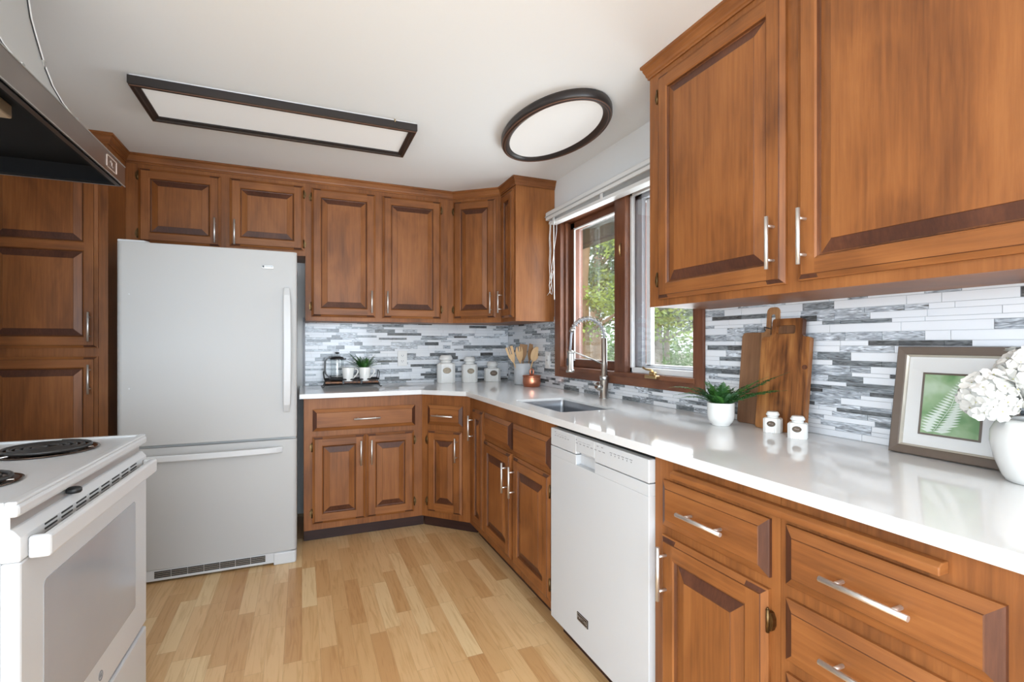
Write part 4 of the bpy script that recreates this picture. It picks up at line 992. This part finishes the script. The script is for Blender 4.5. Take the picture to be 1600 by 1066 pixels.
# ================================================================== crock with utensils, copper pot
MB().lathe([(.050, 0), (.062, .004), (.064, .02), (.064, .155), (.062, .158), (.059, .156), (.057, .02), (.01, .012)], 0, 0, 40).build('utensil_crock', 'grey', loc=(1.505, 3.350, CT))
tag(bpy.data.objects['utensil_crock'], 'light grey stoneware crock holding wooden utensils in the corner', 'crock')
M['walnutpale'] = wood('brown_bamboo', (.22, .10, .035), (.32, .16, .06), (.42, .22, .09), rough=.5, coat=0)
def utensil(name, label, dx, dy, tilt_x, tilt_y, L, kind, spin=0, mt='bamboo'):
    mb = MB(); hl = L - .105
    mb.tube([(0, 0, 0), (0, 0, hl * .6), (0, 0, hl)], [.0042, .0045, .0055], 8)
    if kind == 'spoon': ol = [(.031 * math.sin(2 * PI * k / 24), hl + .050 - .056 * math.cos(2 * PI * k / 24)) for k in range(24)]
    elif kind == 'fork': ol = [(-.007, hl - .014), (.007, hl - .014), (.024, hl + .030), (.029, hl + .066), (.025, hl + .100), (.018, hl + .100), (.015, hl + .068), (.011, hl + .068), (.010, hl + .106), (-.001, hl + .106), (-.002, hl + .068), (-.006, hl + .068), (-.008, hl + .104), (-.018, hl + .100), (-.027, hl + .066), (-.022, hl + .028)]
    elif kind == 'slotted': ol = [(-.008, hl - .014), (.008, hl - .014), (.025, hl + .030), (.031, hl + .104), (.009, hl + .106), (.008, hl + .045), (.003, hl + .045), (.002, hl + .106), (-.004, hl + .106), (-.005, hl + .045), (-.010, hl + .045), (-.011, hl + .106), (-.028, hl + .102), (-.024, hl + .028)]
    else: ol = [(-.008, hl - .014), (.008, hl - .014), (.026, hl + .030), (.031, hl + .104), (-.029, hl + .108), (-.025, hl + .030)]
    mb.prism(ol, -.0025, .0025, axis='y')
    o = mb.build(name, mt, loc=(1.505 + dx, 3.350 + dy, CT + .014), bevel=.0012)
    o.rotation_euler = (R(tilt_x), R(tilt_y), R(spin)); return tag(o, label, 'utensil', 'bamboo utensils in the grey crock')
utensil('bamboo_spatula', 'pale slotted bamboo spatula leaning left in the crock', -.022, -.010, 4, -19, .282, 'slotted', -14)
utensil('bamboo_fork', 'pale bamboo fork standing at front left of the crock', -.010, -.022, 8, -7, .272, 'fork', -20)
utensil('bamboo_turner', 'browner flat turner standing at the back centre of crock', .004, .018, -5, 3, .284, 'turner', -15, 'walnutpale')
utensil('bamboo_spatula', 'browner wide spatula at the back right of the crock', .018, .010, -4, 14, .290, 'turner', -15, 'walnutpale')
utensil('bamboo_spoon', 'pale bamboo spoon leaning right out of the crock', .018, -.020, 7, 17, .278, 'spoon', -20)
cp = thing('copper_pot', 'small lidded hammered copper pot beside the grey crock', 'pot', (1.492, 3.165, CT))
MB().lathe([(.050, 0), (.058, .004), (.0635, .030), (.0625, .060), (.060, .066), (.062, .068), (.062, .071), (.057, .071)], 0, 0, 40).build('bowl', 'copper', cp)
MB().lathe([(.064, .0715), (.0655, .075), (.063, .080), (.030, .083), (.013, .084), (.011, .088)], 0, 0, 40).build('lid', 'copper', cp)
MB().tube([(-.009, 0, .084), (-.013, 0, .098), (-.012, 0, .116), (0, 0, .126), (.012, 0, .116), (.013, 0, .098), (.009, 0, .084)], .0062, 10).build('loop_handle', 'copper', cp)

# ================================================================== coffee tray
tr = thing('serving_tray', 'black wire-edged wooden tray on the counter beside the fridge', 'tray', (.323, 3.668, CT))
MB().box(-.176, .176, -.062, .062, .028, .040).build('wood_base', 'copper' if False else 'acacia', tr, bevel=.002)
f = MB()
for z in (.020, .054):
    f.tube([(-.180, -.066, z), (.180, -.066, z), (.180, .066, z), (-.180, .066, z)], .0055, 8, closed=True)
for y in (-.066, .066):
    for x in (-.06, .06): f.box(x - .006, x + .006, y - .003, y + .003, .018, .056)
f.build('wire_frame', 'black', tr)
for x in (-1, 1):
    for y in (-.058, .058):
        MB().tube([(x * .170, y, .052), (x * .181, y, .022), (x * .186, y, .006), (x * .194, y, .003), (x * .200, y, .006)], .0028, 6).build('foot', 'black', tr)
    MB().tube([(x * .180, -.05, .054), (x * .186, -.046, .100), (x * .183, -.030, .112), (x * .183, .030, .112), (x * .186, .046, .100), (x * .180, .05, .054)], .0028, 6).build('handle', 'black', tr)
TZ = CT + .0405
fp = thing('french_press', 'glass french press with black frame at left of the tray', 'coffee press', (.228, 3.690, TZ))
MB().lathe([(.043, .004), (.044, .008), (.044, .150), (.0435, .152)], 0, 0, 32, capt=False).build('glass_beaker', 'jar', fp)
MB().lathe([(.047, 0), (.048, .014), (.045, .016)], 0, 0, 32).build('base_ring', 'black', fp)
MB().lathe([(.047, .150), (.048, .156), (.040, .168), (.012, .172)], 0, 0, 32).build('lid', 'black', fp)
MB().tube([(0, 0, .010), (0, 0, .195)], .002, 8).lathe([(.039, .030), (.039, .033)], 0, 0, 24).build('plunger', 'steel', fp)
MB().lathe([(.004, .190), (.015, .194), (.015, .200), (.004, .203)], 0, 0, 16).build('plunger_knob', 'black', fp)
ribbon([((-.040, 0, .160), 1), ((-.066, 0, .158), 1), ((-.079, 0, .140), 1), ((-.081, 0, .080), 1), ((-.077, 0, .052), 1), ((-.050, 0, .022), 1), ((-.040, 0, .010), 1)], (0, .011, 0), (.0062, 0, 0), 'handle', 'black', fp, .002)
MB().box(.020, .060, -.006, .006, .148, .160).build('spout_clip', 'black', fp, bevel=.002)
def mug(label, loc, rotz):
    t = thing('coffee_mug', label, 'mug', loc, rotz, 'white mugs on the serving tray')
    MB().lathe([(.028, 0), (.031, .002), (.0325, .01), (.0415, .094), (.0410, .096), (.0385, .094), (.030, .012), (.002, .008)], 0, 0, 36).build('cup', 'ceramic', t)
    MB().tube([(.038, 0, .078), (.050, 0, .086), (.063, 0, .082), (.067, 0, .066), (.058, 0, .046), (.044, 0, .030), (.033, 0, .018)], [.004, .0045, .0045, .0045, .0045, .004, .004], 8).build('handle', 'ceramic', t)
    return t
mug('empty white mug between the french press and the fern mug', (.296, 3.628, TZ), R(-12))
mug('white mug with a green fern in it, right on the tray', (.408, 3.628, TZ), R(-12))
f2 = MB()
spec = []
for k in range(38): spec.append((rnd.uniform(0, 2 * PI), rnd.uniform(.08, .135), R(rnd.uniform(48, 82)), rnd.uniform(.1, .4)))
spec += [(PI - .2, .16, R(40), .25), (PI + .4, .15, R(33), .3), (PI - .5, .17, R(58), .12), (PI, .15, R(62), .1), (0.1, .15, R(44), .2), (-.3, .16, R(34), .35), (.5, .14, R(56), .15), (0, .14, R(64), .1), (-.1, .21, R(40), .38)]
for i, (a, L, r_, dr) in enumerate(spec): frond_mesh(f2, (.012 * math.cos(a), .012 * math.sin(a), 0), a, L, r_, dr, .022, n=22, mi=i % 2, seed=i + 50)
o = f2.build('fern_sprig', ['fernd', 'fern'], loc=(.400, 3.628, TZ + .082)); tag(o, 'small bushy green fern growing out of a white mug', 'plant')

# ================================================================== framed fern print
pf = thing('picture_frame', 'taupe framed pressed fern print leaning on the tiles', 'picture', (1.530, .872, CT + .001), -PI / 2)
pf.rotation_euler = (R(-9.0), 0, R(-90)); PWd, PH = .262, .296
def pframe(mb, x0, x1, z0, z1, prof):
    n = len(prof); C_ = [(x0, z0, 1, 1), (x1, z0, -1, 1), (x1, z1, -1, -1), (x0, z1, 1, -1)]; vs = []
    for (x, z, sx, sz) in C_:
        for (o_, d) in prof: vs.append((x + sx * o_, -d, z + sz * o_))
    fs = [(c * n + i, ((c + 1) % 4) * n + i, ((c + 1) % 4) * n + (i + 1) % n, c * n + (i + 1) % n) for c in range(4) for i in range(n)]
    return mb.add(vs, fs)
pframe(MB(), 0, PWd, 0, PH, [(0, -.012), (0, .010), (.003, .013), (.021, .011), (.023, .009), (.023, -.012)]).build('frame', 'taupe', pf)
pframe(MB(), .022, PWd - .022, .022, PH - .022, [(0, -.010), (0, .0085), (.002, .0085), (.006, .003), (.006, -.010)]).build('inner_slip', 'silver', pf)
MB().box(.027, PWd - .027, .0002, .004, .027, PH - .027).build('mat_board', 'mat', pf)
pframe(MB(), .063, PWd - .063, .058, PH - .070, [(0, -.0005), (0, .0016), (.005, .0016), (.005, -.0005)]).build('mat_bevel', 'taupe', pf)
MB().box(.067, PWd - .067, -.0008, .0008, .062, PH - .074).build('print', 'print', pf)
fr2 = MB(); y = -.0012; base = Vector((.098, y, .070)); tip = Vector((.150, y, PH - .088)); nn = 20
for i in range(nn):
    f = i / nn; p = base.lerp(tip, f) + Vector((.008 * math.sin(PI * f), 0, 0)); L = .046 * (1 - f) ** .8 + .004
    if i < 2: L *= .8
    for s_ in (-1, 1):
        dv = Vector((s_ * .95, 0, .42 - .5 * (1 - f) * .6)).normalized(); pn = Vector((-dv.z, 0, dv.x)) * .0040 * (1.3 - f)
        e_ = p + dv * L; q = p + dv * L * .45
        if e_.x > PWd - .069: e_ = p + dv * (PWd - .070 - p.x) / dv.x; q = p.lerp(e_, .45)
        if e_.x < .068: e_ = p + dv * (.069 - p.x) / dv.x; q = p.lerp(e_, .45)
        fr2.add([p, q - pn, e_, q + pn], [(0, 1, 2, 3)])
fr2.tube([base, base.lerp(tip, .5) + Vector((.008, 0, 0)), tip], .0007, 5)
fr2.build('fern_silhouette', 'fernwhite', pf)
MB().box(.028, PWd - .028, -.0062, -.0050, .028, PH - .028).build('glass', 'glass', pf)
MB().tube([(.13, .01, .20), (.13, .045, .004)], .004, 6) # easel stays hidden behind

# ================================================================== vase + hydrangeas
vz = MB().lathe([(.055, 0), (.060, .002), (.066, .012), (.080, .050), (.086, .085), (.085, .110), (.076, .130), (.066, .138), (.060, .136), (.068, .125), (.074, .10), (.070, .05), (.05, .012), (.002, .01)], 0, 0, 48).build('flower_vase', 'ceramic', loc=(1.470, .535, CT))
tag(vz, 'round cream white ceramic vase of hydrangeas at the right edge', 'vase')
def hydrangea(label, c, r, seed, stemto):
    rg = random.Random(seed); mb = MB(); n = 62
    mb.lathe([(.001, -r * .78), (r * .55, -r * .55), (r * .78, 0), (r * .55, r * .55), (.001, r * .78)], 0, 0, 16, 0)
    for i in range(n):
        ph = math.acos(1 - 2 * (i + .5) / n); th = PI * (1 + 5 ** .5) * i + rg.uniform(-.2, .2)
        d = Vector((math.sin(ph) * math.cos(th), math.sin(ph) * math.sin(th), math.cos(ph)))
        if d.z < -.75: continue
        a = d.orthogonal().normalized(); b = d.cross(a); rot0 = rg.uniform(0, PI); ps = r * rg.uniform(.34, .44); cen = d * r * rg.uniform(.80, .93); tilt = Vector((rg.uniform(-.25, .25), rg.uniform(-.25, .25), rg.uniform(-.25, .25)))
        dn = (d + tilt).normalized(); a = dn.orthogonal().normalized(); b = dn.cross(a)
        for k in range(4):
            t0 = rot0 + k * PI / 2 + rg.uniform(-.12, .12); u = a * math.cos(t0) + b * math.sin(t0); v = dn.cross(u); cup = rg.uniform(.05, .35)
            rows = [(.0, .05, 0), (.35, .38, .10), (.70, .52, .14 + cup * .3), (1.0, .30, .05 + cup)]
            vs = []
            for (f, wd, hgt) in rows:
                for sgn in (-1, 0, 1): vs.append(cen + u * ps * f + v * ps * wd * sgn + dn * ps * (hgt * .5 + (.06 if sgn else 0)))
            fs = [(q * 3 + s_, q * 3 + s_ + 1, (q + 1) * 3 + s_ + 1, (q + 1) * 3 + s_) for q in range(3) for s_ in range(2)]
            mb.add(vs, fs, 0, True)
        mb.lathe([(.0005, -.001), (.0022, .001), (.0005, .003)], 0, 0, 6, 1, mtx=Matrix.Translation(cen + dn * .002))
    t = thing('hydrangea', label, 'flower', c, 0, 'white hydrangeas in the cream vase')
    mb.build('flower_head', ['petal', 'bud'], t)
    MB().tube([(0, 0, -r * .6), tuple((Vector(stemto) - Vector(c)) * .5 + Vector((0, 0, .01))), tuple(Vector(stemto) - Vector(c))], .003, 6).build('stem', 'stem', t)
vb = (1.470, .535, CT + .03)
hydrangea('lower left white hydrangea head drooping over the vase rim', (1.395, .595, 1.098), .054, 1, vb)
hydrangea('upper white hydrangea head standing highest in the vase', (1.46, .555, 1.150), .058, 2, vb)
hydrangea('rightmost white hydrangea head cut by the edge of the photo', (1.435, .475, 1.105), .056, 3, vb)

# ================================================================== outdoors
GZ = -.45
struct(MB().box(XW + .15, 60, -30, 70, GZ - .1, GZ).build('ground_outside', 'ground'))
ev = MB().box(XW + .152, 2.62, -4, 8, 2.215, 2.40).box(2.60, 2.70, -4, 8, 2.20, 2.40, 1); struct(ev.build('roof_eave', ['soffit', 'soffit']))
def leaves(mb, c, rad, n, size, seed, mi=0, flatz=1, shell=.3):
    rg = random.Random(seed)
    for _ in range(n):
        while True:
            p = Vector((rg.uniform(-1, 1), rg.uniform(-1, 1), rg.uniform(-1, 1)))
            if shell < p.length < 1: break
        p = Vector((p.x * rad[0], p.y * rad[1], p.z * rad[2])) + Vector(c); a = Vector((rg.gauss(0, 1), rg.gauss(0, 1), rg.gauss(0, .5))).normalized(); b = a.cross(Vector((rg.gauss(0, 1), rg.gauss(0, 1), rg.gauss(0, 1)))).normalized(); s_ = size * rg.uniform(.6, 1.3)
        mb.add([p - a * s_, p - b * s_ * .5, p + a * s_, p + b * s_ * .5], [(0, 1, 2, 3)], mi)
def ptat(px, dist, z):
    a = R(22.963) + math.atan((px - 800) / 774.5); return Vector((math.sin(a) * dist, math.cos(a) * dist, z))
def tree(label, px, dist, trunk_r, mat, leafmat_, clumps, size, group, lean=0, bark='bark', h=6):
    p = ptat(px, dist, GZ); t = thing('garden_tree', label, 'tree', p, 0, group)
    tb_ = MB(); pts = [(lean * z + .04 * math.sin(z * 2), .03 * math.sin(z * 1.3), z) for z in [0, .3, .8, 1.5, 2.5, 3.5, h]]
    tb_.tube(pts, [trunk_r * k for k in (1.5, 1.15, 1, .95, .85, .7, .4)], 12)
    rg = random.Random(int(px))
    for _ in range(7):
        z = rg.uniform(1.6, h * .8); a = rg.uniform(0, 2 * PI); L = rg.uniform(.8, 1.6); tb_.tube([(lean * z, 0, z), (lean * z + L * .5 * math.cos(a), L * .5 * math.sin(a), z + L * .25), (lean * z + L * math.cos(a), L * math.sin(a), z + L * .35)], [trunk_r * .3, trunk_r * .2, trunk_r * .08], 6)
    tb_.build('trunk', bark, t)
    fm_ = MB()
    for i, (dx, dz, rx, rz, n) in enumerate(clumps):
        # dx is across the view
        ca = R(-22.963) - math.atan((px - 800) / 774.5); leaves(fm_, (dx * math.cos(ca), dx * math.sin(ca), dz), (rx, rx, rz), n, size, i + int(px))
    fm_.build('foliage', leafmat_, t)
G = 'garden trees seen through the window'
def blobs(seed, n, x0, x1, z0, z1, r0, r1, dens):
    rg = random.Random(seed); out = []
    for _ in range(n):
        r_ = rg.uniform(r0, r1); out.append((rg.uniform(x0, x1), rg.uniform(z0, z1), r_, r_ * .6, int(dens * r_ * r_)))
    return out
tree('bright green leafy tree with slim brown trunk seen through left window', 914, 6.5, .085, 0, 'maple', blobs(2, 34, -.5, 1.1, 1.75, 4.2, .16, .42, 1900), .034, G)
tree('dark evergreen behind the bright leafy tree', 932, 11, .13, 0, 'conifer', blobs(3, 30, -.6, 1.4, 2.6, 6.2, .3, .7, 900), .05, G)
tree('broad grey-brown conifer trunk seen through right window', 1027, 9.5, .115, 0, 'conifer', blobs(4, 150, -1.4, 2.2, 2.05, 4.4, .18, .45, 2300), .034, G, bark='barkg')
tree('slimmer grey conifer trunk right behind the broad trunk', 1043, 11, .065, 0, 'conifer', blobs(5, 44, -1.6, 2.6, 2.6, 5.6, .3, .6, 1300), .045, G, bark='barkg')
tree('distant pale trunk seen between window sashes', 1006, 17, .12, 0, 'conifer', blobs(6, 30, -3, 3, 3.6, 7.5, .6, 1.1, 500), .09, G, bark='barkg')
def shrub(label, px, dist, rx, h, n, mat, size, group='garden shrubs outside the window'):
    p = ptat(px, dist, GZ); mb = MB(); leaves(mb, (0, 0, h * .5), (rx, rx, h * .52), n, size, int(px * 3), shell=.35)
    for a in range(5): mb.tube([(0, 0, 0), (rx * .5 * math.cos(a * 1.3), rx * .5 * math.sin(a * 1.3), h * .8)], .012, 5, 1)
    o = mb.build('garden_shrub', [mat, 'barkg'], loc=p); return tag(o, label, 'shrub', group)
shrub('green shrub with rounded top at right end of right window', 1078, 6.5, .62, 1.62, 5200, 'shrub', .026)
shrub('low leafy shrub beneath the conifer trunks', 1040, 8.0, .60, 1.12, 3000, 'shrub', .03)
shrub('small shrub at the left edge of the right window', 1003, 7.5, .5, 1.22, 2600, 'shrub', .028)
shrub('green shrub just right of the slim brown trunk', 945, 6.0, .42, 1.30, 2600, 'shrub', .026)
shrub('reddish brown shrub at the foot of the slim brown trunk', 922, 5.8, .28, 1.28, 420, 'redleaf', .035)
for px, dist, rx, h in ((980, 24, 2.4, 2.6), (1080, 26, 3.0, 2.2), (900, 22, 2.2, 2.2)):
    shrub({980: 'distant hedge between both window sashes', 1080: 'distant hedge behind the rounded green shrub', 900: 'distant hedge at far left of the left window'}[px], px, dist, rx, h, 1500, 'shrub', .12, 'distant hedges')
